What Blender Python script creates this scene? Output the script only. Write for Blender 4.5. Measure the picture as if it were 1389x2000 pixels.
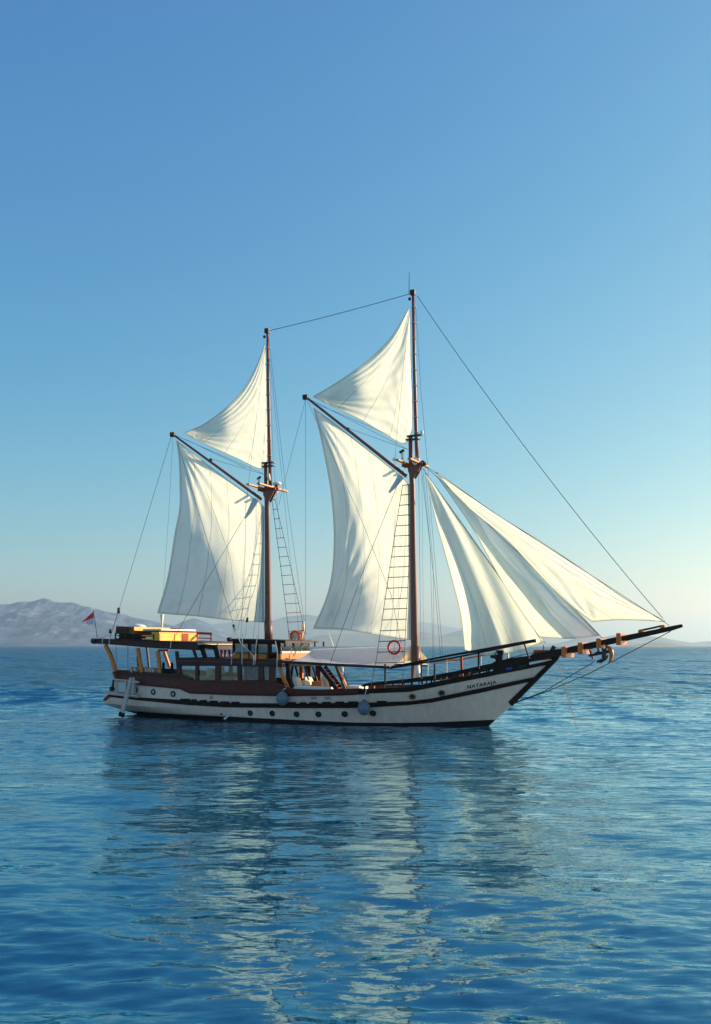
import bpy, bmesh, math, random
import numpy as np
from mathutils import Vector, Matrix

random.seed(7)
rng = np.random.default_rng(11)
for o in list(bpy.data.objects):
    bpy.data.objects.remove(o)
SC = bpy.context.scene
COL = SC.collection
R = math.radians

# ------------------------------------------------------------------ camera
F = 1950.0; CX = 694.5; HZ = 1261.0; EYE = 4.2
cam_d = bpy.data.cameras.new('camera'); cam = bpy.data.objects.new('camera', cam_d)
COL.objects.link(cam); SC.camera = cam
cam.location = (0, 0, EYE); cam.rotation_euler = (R(90), 0, 0)
cam_d.sensor_fit = 'VERTICAL'; cam_d.sensor_height = 36.0; cam_d.lens = 36.0 * F / 2000.0
cam_d.shift_y = (HZ - 1000.0) / 2000.0
cam_d.clip_start = 0.1; cam_d.clip_end = 60000

# ------------------------------------------------------------------ sky and sun
SUN_AZ = 70.0      # degrees clockwise from the view direction
SUN_EL = 17.0
W = bpy.data.worlds.new('World'); SC.world = W; W.use_nodes = True
nt = W.node_tree; nt.nodes.clear()
sky = nt.nodes.new('ShaderNodeTexSky'); sky.sky_type = 'NISHITA'; sky.sun_disc = False
sky.sun_elevation = R(SUN_EL); sky.sun_rotation = R(SUN_AZ)
sky.altitude = 0; sky.air_density = 1.0; sky.dust_density = 0.4; sky.ozone_density = 3.0
bg = nt.nodes.new('ShaderNodeBackground'); bg.inputs[1].default_value = 0.13
out = nt.nodes.new('ShaderNodeOutputWorld')
# the deep cyan blue of this sky: each channel of the sky model gets its own contrast
sep = nt.nodes.new('ShaderNodeSeparateColor'); com = nt.nodes.new('ShaderNodeCombineColor')
nt.links.new(sky.outputs[0], sep.inputs[0])
EXPO = 0.85
for i, (g_, k_) in enumerate(((1.46, 1.75), (0.906, 1.19), (0.47, 0.91))):
    m0 = nt.nodes.new('ShaderNodeMath'); m0.operation = 'MULTIPLY'; m0.inputs[1].default_value = 0.13
    m1 = nt.nodes.new('ShaderNodeMath'); m1.operation = 'POWER'; m1.inputs[1].default_value = g_
    m2 = nt.nodes.new('ShaderNodeMath'); m2.operation = 'MULTIPLY'; m2.inputs[1].default_value = k_ / 0.13 / 2 ** EXPO
    if i == 0:
        fl = nt.nodes.new('ShaderNodeMath'); fl.operation = 'MULTIPLY'; fl.inputs[1].default_value = 0.74 / 0.13 / 2 ** EXPO
        mxx = nt.nodes.new('ShaderNodeMath'); mxx.operation = 'MAXIMUM'
    m3 = nt.nodes.new('ShaderNodeMath'); m3.operation = 'MINIMUM'; m3.inputs[1].default_value = 30.0
    nt.links.new(sep.outputs[i], m0.inputs[0]); nt.links.new(m0.outputs[0], m1.inputs[0])
    nt.links.new(m1.outputs[0], m2.inputs[0])
    if i == 0:
        nt.links.new(m0.outputs[0], fl.inputs[0]); nt.links.new(fl.outputs[0], mxx.inputs[0]); nt.links.new(m2.outputs[0], mxx.inputs[1]); m2 = mxx
    nt.links.new(m2.outputs[0], m3.inputs[0]); nt.links.new(m3.outputs[0], com.inputs[i])
nt.links.new(com.outputs[0], bg.inputs[0]); nt.links.new(bg.outputs[0], out.inputs[0])
sd = bpy.data.lights.new('sun', 'SUN'); sun = bpy.data.objects.new('sun', sd); COL.objects.link(sun)
sd.energy = 5.0; sd.angle = R(0.5); sd.color = (1.0, 0.86, 0.66)
sdir = Vector((math.sin(R(SUN_AZ)) * math.cos(R(SUN_EL)), math.cos(R(SUN_AZ)) * math.cos(R(SUN_EL)), math.sin(R(SUN_EL))))
sun.rotation_euler = sdir.to_track_quat('Z', 'Y').to_euler(); sun.location = (60, 30, 60)
SC.view_settings.view_transform = 'Standard'; SC.view_settings.look = 'None'
SC.view_settings.exposure = EXPO; SC.view_settings.gamma = 1.0
SC.render.engine = 'CYCLES'
SC.cycles.max_bounces = 8; SC.cycles.transparent_max_bounces = 16

# ------------------------------------------------------------------ materials
def mat(name, col, rough=0.6, var=0.25, scale=6.0, stretch=(1, 1, 1), bump=0.15, metal=0.0, spec=0.4, bdist=0.01):
    m = bpy.data.materials.new(name); m.use_nodes = True
    n = m.node_tree.nodes; l = m.node_tree.links
    p = n['Principled BSDF']
    p.inputs['Roughness'].default_value = rough; p.inputs['Metallic'].default_value = metal
    p.inputs['Specular IOR Level'].default_value = spec
    tc = n.new('ShaderNodeTexCoord'); mp = n.new('ShaderNodeMapping'); mp.inputs['Scale'].default_value = stretch
    no = n.new('ShaderNodeTexNoise'); no.inputs['Scale'].default_value = scale; no.inputs['Detail'].default_value = 6
    l.new(tc.outputs['Object'], mp.inputs[0]); l.new(mp.outputs[0], no.inputs[0])
    mx = n.new('ShaderNodeMix'); mx.data_type = 'RGBA'
    mx.inputs[6].default_value = (*[c * (1 - var) for c in col], 1)
    mx.inputs[7].default_value = (*[min(1, c * (1 + var)) for c in col], 1)
    l.new(no.outputs[0], mx.inputs[0]); l.new(mx.outputs[2], p.inputs['Base Color'])
    if bump:
        b = n.new('ShaderNodeBump'); b.inputs['Strength'].default_value = bump; b.inputs['Distance'].default_value = bdist
        l.new(no.outputs[0], b.inputs['Height']); l.new(b.outputs[0], p.inputs['Normal'])
    return m

M = {}
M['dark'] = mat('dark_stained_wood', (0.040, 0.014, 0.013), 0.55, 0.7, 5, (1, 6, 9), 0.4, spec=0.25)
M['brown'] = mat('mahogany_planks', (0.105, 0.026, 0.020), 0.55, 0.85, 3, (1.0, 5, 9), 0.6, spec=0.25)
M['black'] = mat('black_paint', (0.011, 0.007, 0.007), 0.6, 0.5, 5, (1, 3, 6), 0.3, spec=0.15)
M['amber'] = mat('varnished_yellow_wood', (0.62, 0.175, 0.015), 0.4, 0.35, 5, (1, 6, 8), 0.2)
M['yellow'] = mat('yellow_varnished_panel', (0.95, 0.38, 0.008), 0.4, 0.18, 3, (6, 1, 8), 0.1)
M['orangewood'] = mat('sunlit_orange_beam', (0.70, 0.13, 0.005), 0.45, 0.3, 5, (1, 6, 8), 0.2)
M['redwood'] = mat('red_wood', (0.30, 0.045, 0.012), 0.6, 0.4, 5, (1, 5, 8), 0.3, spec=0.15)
M['mast'] = mat('mast_wood', (0.19, 0.07, 0.046), 0.5, 0.45, 6, (6, 6, 0.6), 0.3)
M['cream'] = mat('cream_paint', (0.78, 0.70, 0.50), 0.5, 0.1)
M['grey'] = mat('weathered_grey_paint', (0.56, 0.44, 0.39), 0.6, 0.25, 6, (1, 4, 4), 0.3)
M['white'] = mat('white_paint', (0.80, 0.78, 0.74), 0.5, 0.06)
M['fender'] = mat('grey_rubber', (0.13, 0.17, 0.21), 0.45, 0.2, 5, bump=0.1)
M['red'] = mat('red_ring', (0.78, 0.03, 0.035), 0.5, 0.15)
M['orange'] = mat('orange_ring', (0.85, 0.12, 0.02), 0.5, 0.15)
M['rope'] = mat('dark_rope', (0.07,0.06,0.055), 0.8, 0.3, 20)
M['lightrope'] = mat('pale_rope', (0.52, 0.50, 0.46), 0.8, 0.2, 20)
M['rust'] = mat('rusty_line', (0.30, 0.14, 0.10), 0.8, 0.3, 20)
M['iron'] = mat('dark_iron', (0.035, 0.03, 0.03), 0.5, 0.3, 20, metal=0.4)
M['chrome'] = mat('steel', (0.6, 0.6, 0.62), 0.3, 0.1, 20, metal=0.9)
M['cushion'] = mat('beige_cushion', (0.66, 0.50, 0.38), 0.85, 0.12, 8)
M['whitecushion'] = mat('white_cushion', (0.78, 0.76, 0.72), 0.85, 0.06, 8)
M['awning'] = mat('awning_cloth', (0.84, 0.78, 0.72), 0.8, 0.05, 2, (1, 3, 3), 0.2, bdist=0.03)
M['blue'] = mat('blue_plastic', (0.01, 0.06, 0.45), 0.4, 0.1)
M['deck'] = mat('teak_deck', (0.36, 0.24, 0.14), 0.7, 0.3, 5, (1, 12, 1), 0.2)
M['lens'] = mat('porthole_glass', (0.015, 0.018, 0.02), 0.08, 0.1, bump=0, spec=0.8)
M['bluecurtain'] = mat('blue_curtain', (0.04, 0.11, 0.26), 0.8, 0.2, 6, (6, 6, 0.5), 0.3)
M['curtain'] = mat('white_curtain', (0.62, 0.64, 0.68), 0.8, 0.2, 6, (8, 8, 0.5), 0.3)
M['brass'] = mat('brass_rim', (0.35, 0.17, 0.07), 0.4, 0.2, metal=0.5)
M['letter'] = mat('black_lettering', (0.03, 0.03, 0.035), 0.6, 0.1, bump=0)

def hull_white():
    m = bpy.data.materials.new('weathered_white_hull'); m.use_nodes = True
    n = m.node_tree.nodes; l = m.node_tree.links; p = n['Principled BSDF']
    p.inputs['Roughness'].default_value = 0.42
    tc = n.new('ShaderNodeTexCoord')
    mp = n.new('ShaderNodeMapping'); mp.inputs['Scale'].default_value = (1.2, 1, 0.35)
    n1 = n.new('ShaderNodeTexNoise'); n1.inputs['Scale'].default_value = 3.5; n1.inputs['Detail'].default_value = 8; n1.inputs['Roughness'].default_value = 0.65
    l.new(tc.outputs['Object'], mp.inputs[0]); l.new(mp.outputs[0], n1.inputs[0])
    mp2 = n.new('ShaderNodeMapping'); mp2.inputs['Scale'].default_value = (0.12, 0.1, 1.0)
    wv = n.new('ShaderNodeTexWave'); wv.wave_type = 'BANDS'; wv.bands_direction = 'Z'; wv.inputs['Scale'].default_value = 1.6
    wv.inputs['Distortion'].default_value = 0.3; wv.wave_profile = 'SAW'
    l.new(tc.outputs['Object'], mp2.inputs[0]); l.new(mp2.outputs[0], wv.inputs[0])
    cr = n.new('ShaderNodeValToRGB')
    cr.color_ramp.elements[0].position = 0.25; cr.color_ramp.elements[0].color = (0.70, 0.48, 0.37, 1)
    cr.color_ramp.elements[1].position = 0.72; cr.color_ramp.elements[1].color = (0.90, 0.65, 0.52, 1)
    l.new(n1.outputs[0], cr.inputs[0]); l.new(cr.outputs[0], p.inputs['Base Color'])
    b = n.new('ShaderNodeBump'); b.inputs['Strength'].default_value = 0.25; b.inputs['Distance'].default_value = 0.02
    l.new(wv.outputs[0], b.inputs['Height'])
    b2 = n.new('ShaderNodeBump'); b2.inputs['Strength'].default_value = 0.25; b2.inputs['Distance'].default_value = 0.03
    l.new(n1.outputs[0], b2.inputs['Height']); l.new(b.outputs[0], b2.inputs['Normal']); l.new(b2.outputs[0], p.inputs['Normal'])
    return m
M['hull'] = hull_white()

def glass():
    m = bpy.data.materials.new('window_glass'); m.use_nodes = True
    n = m.node_tree.nodes; l = m.node_tree.links; n.remove(n['Principled BSDF'])
    t = n.new('ShaderNodeBsdfTransparent'); t.inputs[0].default_value = (0.80, 0.86, 0.88, 1)
    g = n.new('ShaderNodeBsdfGlossy'); g.inputs['Roughness'].default_value = 0.03
    fr = n.new('ShaderNodeFresnel'); fr.inputs[0].default_value = 1.5
    mx = n.new('ShaderNodeMixShader')
    l.new(fr.outputs[0], mx.inputs[0]); l.new(t.outputs[0], mx.inputs[1]); l.new(g.outputs[0], mx.inputs[2])
    l.new(mx.outputs[0], n['Material Output'].inputs[0])
    return m
M['glass'] = glass()

def sail_mat(name, seams, wr_scale=(3, 14), wr=0.5, tr=(0.94, 0.88, 0.63), df=(0.84, 0.93, 0.98), rot=0.0, mixf=0.52, coord='UV'):
    m = bpy.data.materials.new(name); m.use_nodes = True
    n = m.node_tree.nodes; l = m.node_tree.links; n.remove(n['Principled BSDF'])
    uv = n.new('ShaderNodeTexCoord')
    # seams between the cloth panels
    sx = n.new('ShaderNodeSeparateXYZ'); l.new(uv.outputs[coord], sx.inputs[0])
    nz = n.new('ShaderNodeTexNoise'); nz.inputs['Scale'].default_value = 2.5; l.new(uv.outputs[coord], nz.inputs[0])
    a = n.new('ShaderNodeMath'); a.operation = 'MULTIPLY'; a.inputs[1].default_value = seams; l.new(sx.outputs[0], a.inputs[0])
    a2 = n.new('ShaderNodeMath'); a2.operation = 'MULTIPLY_ADD'; a2.inputs[1].default_value = 0.25; l.new(nz.outputs[0], a2.inputs[0]); l.new(a.outputs[0], a2.inputs[2])
    fr = n.new('ShaderNodeMath'); fr.operation = 'FRACT'; l.new(a2.outputs[0], fr.inputs[0])
    lt = n.new('ShaderNodeMath'); lt.operation = 'LESS_THAN'; lt.inputs[1].default_value = 0.045 * seams / 5; l.new(fr.outputs[0], lt.inputs[0])
    mp = n.new('ShaderNodeMapping'); mp.inputs['Rotation'].default_value = (0, 0, rot); mp.inputs['Scale'].default_value = (wr_scale[0], wr_scale[1], 1)
    l.new(uv.outputs[coord], mp.inputs[0])
    wn = n.new('ShaderNodeTexNoise'); wn.inputs['Scale'].default_value = 1.0; wn.inputs['Detail'].default_value = 4; wn.inputs['Roughness'].default_value = 0.55
    wn.inputs['Distortion'].default_value = 0.4
    l.new(mp.outputs[0], wn.inputs[0])
    bp = n.new('ShaderNodeBump'); bp.inputs['Strength'].default_value = wr; bp.inputs['Distance'].default_value = 0.20
    l.new(wn.outputs[0], bp.inputs['Height'])
    d = n.new('ShaderNodeBsdfDiffuse'); t = n.new('ShaderNodeBsdfTranslucent')
    # doubled cloth along the edges
    def edge(sock, w):
        ab = n.new('ShaderNodeMath'); ab.operation = 'SUBTRACT'; ab.inputs[1].default_value = 0.5; l.new(sock, ab.inputs[0])
        ac = n.new('ShaderNodeMath'); ac.operation = 'ABSOLUTE'; l.new(ab.outputs[0], ac.inputs[0])
        ad = n.new('ShaderNodeMath'); ad.operation = 'GREATER_THAN'; ad.inputs[1].default_value = 0.5 - w; l.new(ac.outputs[0], ad.inputs[0]); return ad
    e1 = edge(sx.outputs[0], 0.022); e2 = edge(sx.outputs[1], 0.010)
    hem = n.new('ShaderNodeMath'); hem.operation = 'MAXIMUM'; l.new(e1.outputs[0], hem.inputs[0]); l.new(e2.outputs[0], hem.inputs[1])
    sn = n.new('ShaderNodeTexNoise'); sn.inputs['Scale'].default_value = 6; sn.inputs['Detail'].default_value = 6; sn.inputs['Roughness'].default_value = 0.7
    l.new(uv.outputs[coord], sn.inputs[0])
    stn = n.new('ShaderNodeMapRange'); stn.inputs[1].default_value = 0.50; stn.inputs[2].default_value = 0.78; l.new(sn.outputs[0], stn.inputs[0])
    # small sharp creases over the broad folds
    mp3 = n.new('ShaderNodeMapping'); mp3.inputs['Rotation'].default_value = (0, 0, rot + 0.5); mp3.inputs['Scale'].default_value = (wr_scale[0] * 3.2, wr_scale[1] * 3.2, 1)
    l.new(uv.outputs[coord], mp3.inputs[0])
    w3 = n.new('ShaderNodeTexNoise'); w3.noise_type = 'RIDGED_MULTIFRACTAL'; w3.inputs['Scale'].default_value = 1.0; w3.inputs['Detail'].default_value = 2
    l.new(mp3.outputs[0], w3.inputs[0])
    b3 = n.new('ShaderNodeBump'); b3.inputs['Strength'].default_value = 0.22; b3.inputs['Distance'].default_value = 0.03
    l.new(w3.outputs[0], b3.inputs['Height']); l.new(bp.outputs[0], b3.inputs['Normal']); bp = b3
    for sh, c in ((d, df), (t, tr)):
        mx = n.new('ShaderNodeMix'); mx.data_type = 'RGBA'
        mx.inputs[6].default_value = (*c, 1); mx.inputs[7].default_value = (*[q * 0.70 for q in c], 1)
        l.new(lt.outputs[0], mx.inputs[0])
        mh = n.new('ShaderNodeMix'); mh.data_type = 'RGBA'; mh.blend_type = 'MULTIPLY'; mh.inputs[7].default_value = (0.83, 0.80, 0.74, 1)
        (l.new(hem.outputs[0], mh.inputs[0]) if coord == 'UV' else setattr(mh.inputs[0], 'default_value', 0.0)); l.new(mx.outputs[2], mh.inputs[6])
        mst = n.new('ShaderNodeMix'); mst.data_type = 'RGBA'; mst.blend_type = 'MULTIPLY'; mst.inputs[7].default_value = (0.86, 0.84, 0.78, 1)
        l.new(stn.outputs[0], mst.inputs[0]); l.new(mh.outputs[2], mst.inputs[6]); l.new(mst.outputs[2], sh.inputs[0]); l.new(bp.outputs[0], sh.inputs['Normal'])
    ms = n.new('ShaderNodeMixShader'); ms.inputs[0].default_value = mixf
    l.new(d.outputs[0], ms.inputs[1]); l.new(t.outputs[0], ms.inputs[2]); l.new(ms.outputs[0], n['Material Output'].inputs[0])
    return m

# ------------------------------------------------------------------ ship frame (x forward, y port, z up)
def unproj_water(u, v):
    d = F * EYE / (v - HZ); return Vector(((u - CX) / F * d, d, 0))
_b = unproj_water(955, 1418.5); _s = unproj_water(268, 1394)
FW = (_b - _s).normalized(); PT = Vector((-FW.y, FW.x, 0)); ORI = (_b + _s) / 2
YAW = math.atan2(FW.y, FW.x)
SHIP_M = Matrix.Translation(ORI) @ Matrix.Rotation(YAW, 4, 'Z')
def P(u, v, ly=0.0):
    """the point of the ship's lengthwise plane y = ly that the photograph shows at (u, v)"""
    u = float(u); v = float(v); ly = float(ly)
    D = Vector(((u - CX) / F, 1.0, (HZ - v) / F)); C = Vector((0, 0, EYE))
    t = (ly - (C - ORI).dot(PT)) / D.dot(PT)
    w = C + t * D - ORI
    return Vector((w.dot(FW), ly, w.z))

# hull form
_stem = [P(u, v, 0) for u, v in ((955, 1418.5), (1000, 1377), (1045, 1332), (1092, 1285))]
STZ = [-1.2] + [p.z for p in _stem] + [6]
STX = [_stem[0].x - 1.2] + [p.x for p in _stem] + [_stem[-1].x + (6 - _stem[-1].z) * 1.0]
_st = [P(268, 1394, -.2), P(243, 1386, -.8), P(220, 1376, -1.3), P(207, 1367, -1.7), P(214, 1352, -2.0), P(221, 1338, -2.1), P(222, 1310, -2.1)]
SNZ = [-1.2] + [p.z for p in _st] + [6]
SNX = [_st[0].x + 3.5] + [p.x for p in _st] + [_st[-1].x - 0.5]
def hb(x, z):
    x0 = np.interp(z, SNZ, SNX); x1 = np.interp(z, STZ, STX)
    s = min(1.0, max(0.0, (x - x0) / (x1 - x0)))
    zn = min(1.0, max(-0.5, z / 2.0))
    Bm = 2.85 + 0.35 * zn if z >= 0 else 2.85 + 1.4 * z
    wa = min(0.66, max(0.03, 0.10 + 0.85 * max(0, z)))
    if s < 0.45:
        q = (0.45 - s) / 0.45; f = 1 - (1 - wa) * q ** (2.4 if z > 0.3 else 1.9)
    else:
        q = (s - 0.45) / 0.55; f = max(0.0, 1 - q ** (1.75 + 0.5 * max(0, zn)))
    return float(max(0.02, Bm * f))
def S(u, v, off=0.0):
    """the point of the starboard topsides that shows at (u, v)"""
    ly = -2.6
    for _ in range(40):
        p = P(u, v, ly); ly = 0.5 * ly + 0.5 * (-(hb(p.x, p.z) + off))
    return P(u, v, ly)

# ------------------------------------------------------------------ mesh builder
ORG = {}
class MB:
    def __init__(s): s.v = []; s.f = []; s.mi = []; s.uv = {}
    def add(s, vs, fs, mi=0):
        b = len(s.v); s.v += [tuple(p) for p in vs]
        for f in fs: s.f.append(tuple(b + i for i in f)); s.mi.append(mi)
        return s
    def hexa(s, c, mi=0):   # 8 corners: bottom 4 ccw, top 4 ccw
        return s.add(c, [(3, 2, 1, 0), (4, 5, 6, 7), (0, 1, 5, 4), (1, 2, 6, 5), (2, 3, 7, 6), (3, 0, 4, 7)], mi)
    def box(s, lo, hi, mi=0):
        a, b = lo, hi
        return s.hexa([(a[0], a[1], a[2]), (b[0], a[1], a[2]), (b[0], b[1], a[2]), (a[0], b[1], a[2]),
                       (a[0], a[1], b[2]), (b[0], a[1], b[2]), (b[0], b[1], b[2]), (a[0], b[1], b[2])], mi)
    def bar(s, p, q, w, h, up=(0, 0, 1), mi=0, w2=None, h2=None):
        p = Vector(p); q = Vector(q); d = (q - p).normalized(); u = Vector(up)
        if abs(d.dot(u)) > 0.98: u = Vector((1, 0, 0))
        sd_ = d.cross(u).normalized(); u = sd_.cross(d).normalized()
        w2 = w if w2 is None else w2; h2 = h if h2 is None else h2
        c = []
        for b, ww, hh in ((p, w, h), (q, w2, h2)):
            c += [b - sd_ * ww / 2 - u * hh / 2, b + sd_ * ww / 2 - u * hh / 2, b + sd_ * ww / 2 + u * hh / 2, b - sd_ * ww / 2 + u * hh / 2]
        return s.add(c, [(3, 2, 1, 0), (4, 5, 6, 7), (0, 1, 5, 4), (1, 2, 6, 5), (2, 3, 7, 6), (3, 0, 4, 7)], mi)
    def tube(s, pts, r, n=8, mi=0, closed=False):
        pts = [Vector(p) for p in pts]; N = len(pts)
        rr = r if isinstance(r, (list, tuple)) else [r] * N
        vs = []; ref = None
        for i, p in enumerate(pts):
            if closed: d = pts[(i + 1) % N] - pts[i - 1]
            else: d = pts[min(i + 1, N - 1)] - pts[max(i - 1, 0)]
            d.normalize()
            if ref is None: ref = Vector((0, 0, 1)) if abs(d.z) < 0.9 else Vector((1, 0, 0))
            a = (ref - d * ref.dot(d)).normalized(); ref = a; b = d.cross(a)
            for k in range(n):
                t = 2 * math.pi * k / n; vs.append(p + (a * math.cos(t) + b * math.sin(t)) * rr[i])
        fs = []
        for i in range(N if closed else N - 1):
            j = (i + 1) % N
            for k in range(n):
                k2 = (k + 1) % n; fs.append((i * n + k, i * n + k2, j * n + k2, j * n + k))
        if not closed: fs += [tuple(range(n - 1, -1, -1)), tuple((N - 1) * n + k for k in range(n))]
        return s.add(vs, fs, mi)
    def prism(s, poly, y0, y1, mi=0):   # polygon of (x, z) pushed along y
        n = len(poly)
        vs = [(p[0], y0, p[1]) for p in poly] + [(p[0], y1, p[1]) for p in poly]
        return s.add(vs, [tuple(range(n)), tuple(range(2 * n - 1, n - 1, -1))] + [(i, i + n, (i + 1) % n + n, (i + 1) % n) for i in range(n)], mi)
    def ball(s, c, r, nu=16, nv=10, sc=(1, 1, 1), mi=0):
        c = Vector(c); vs = []
        for i in range(nv + 1):
            t = math.pi * i / nv
            for k in range(nu):
                a = 2 * math.pi * k / nu
                vs.append(c + Vector((r * sc[0] * math.sin(t) * math.cos(a), r * sc[1] * math.sin(t) * math.sin(a), r * sc[2] * math.cos(t))))
        fs = [(i * nu + k, (i + 1) * nu + k, (i + 1) * nu + (k + 1) % nu, i * nu + (k + 1) % nu) for i in range(nv) for k in range(nu)]
        return s.add(vs, fs, mi)
    def disc_y(s, c, r, thick, n=18, mi=0, nrm=(0, -1, 0)):
        c = Vector(c); d = Vector(nrm).normalized()
        return s.tube([c, c + d * thick], r, n, mi)
    def build(s, name, m, parent=None, smooth=False, org=None, bevel=0.0):
        org = org if org is not None else (ORG.get(parent.name, Vector((0, 0, 0))) if parent else Vector((0, 0, 0)))
        me = bpy.data.meshes.new(name)
        me.from_pydata([(p[0] - org[0], p[1] - org[1], p[2] - org[2]) for p in s.v], [], s.f)
        ms = m if isinstance(m, (list, tuple)) else [m]
        for q in ms: me.materials.append(M[q] if isinstance(q, str) else q)
        if len(ms) > 1: me.polygons.foreach_set('material_index', s.mi)
        bm = bmesh.new(); bm.from_mesh(me); bmesh.ops.recalc_face_normals(bm, faces=bm.faces); bm.to_mesh(me); bm.free()
        if smooth: me.polygons.foreach_set('use_smooth', [True] * len(me.polygons))
        o = bpy.data.objects.new(name, me); COL.objects.link(o)
        if parent: o.parent = parent
        ORG[o.name] = Vector(org)
        if bevel:
            b = o.modifiers.new('bevel', 'BEVEL'); b.width = bevel; b.segments = 2; b.limit_method = 'ANGLE'
        return o

def tag(o, label=None, cat=None, group=None, kind=None):
    for k, v in (('label', label), ('category', cat), ('group', group), ('kind', kind)):
        if v: o[k] = v
    return o
def thing(name, label, cat, p, group=None):
    o = bpy.data.objects.new(name, None); COL.objects.link(o)
    o.location = SHIP_M @ Vector(p); o.rotation_euler = (0, 0, YAW); ORG[o.name] = Vector(p)
    o.empty_display_size = 0.3
    return tag(o, label, cat, group)
def solo(mb, name, m, label, cat, p, group=None, **kw):
    o = mb.build(name, m, None, org=Vector(p), **kw)
    o.location = SHIP_M @ Vector(p); o.rotation_euler = (0, 0, YAW)
    return tag(o, label, cat, group)

SHIP = bpy.data.objects.new('sailing_ship', None); COL.objects.link(SHIP)
SHIP.location = ORI; SHIP.rotation_euler = (0, 0, YAW)
tag(SHIP, 'two masted wooden sailing ship with white hull and cream sails set on calm sea', 'ship')

def catmull(pts, n):
    pts = [np.array(p, float) for p in pts]
    if len(pts) == 2: dense = [pts[0] + (pts[1] - pts[0]) * t for t in np.linspace(0, 1, 60)]
    else:
        q = [2 * pts[0] - pts[1]] + pts + [2 * pts[-1] - pts[-2]]; dense = []
        for i in range(1, len(q) - 2):
            for t in np.linspace(0, 1, 16, endpoint=False):
                a, b, c, d = q[i - 1], q[i], q[i + 1], q[i + 2]
                dense.append(0.5 * (2 * b + (c - a) * t + (2 * a - 5 * b + 4 * c - d) * t * t + (-a + 3 * b - 3 * c + d) * t ** 3))
        dense.append(pts[-1])
    dense = np.array(dense); L = np.r_[0, np.cumsum(np.linalg.norm(np.diff(dense, axis=0), axis=1))]
    if L[-1] < 1e-6: return np.repeat(dense[:1], n, axis=0)
    t = np.linspace(0, L[-1], n)
    return np.c_[np.interp(t, L, dense[:, 0]), np.interp(t, L, dense[:, 1])]

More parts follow.
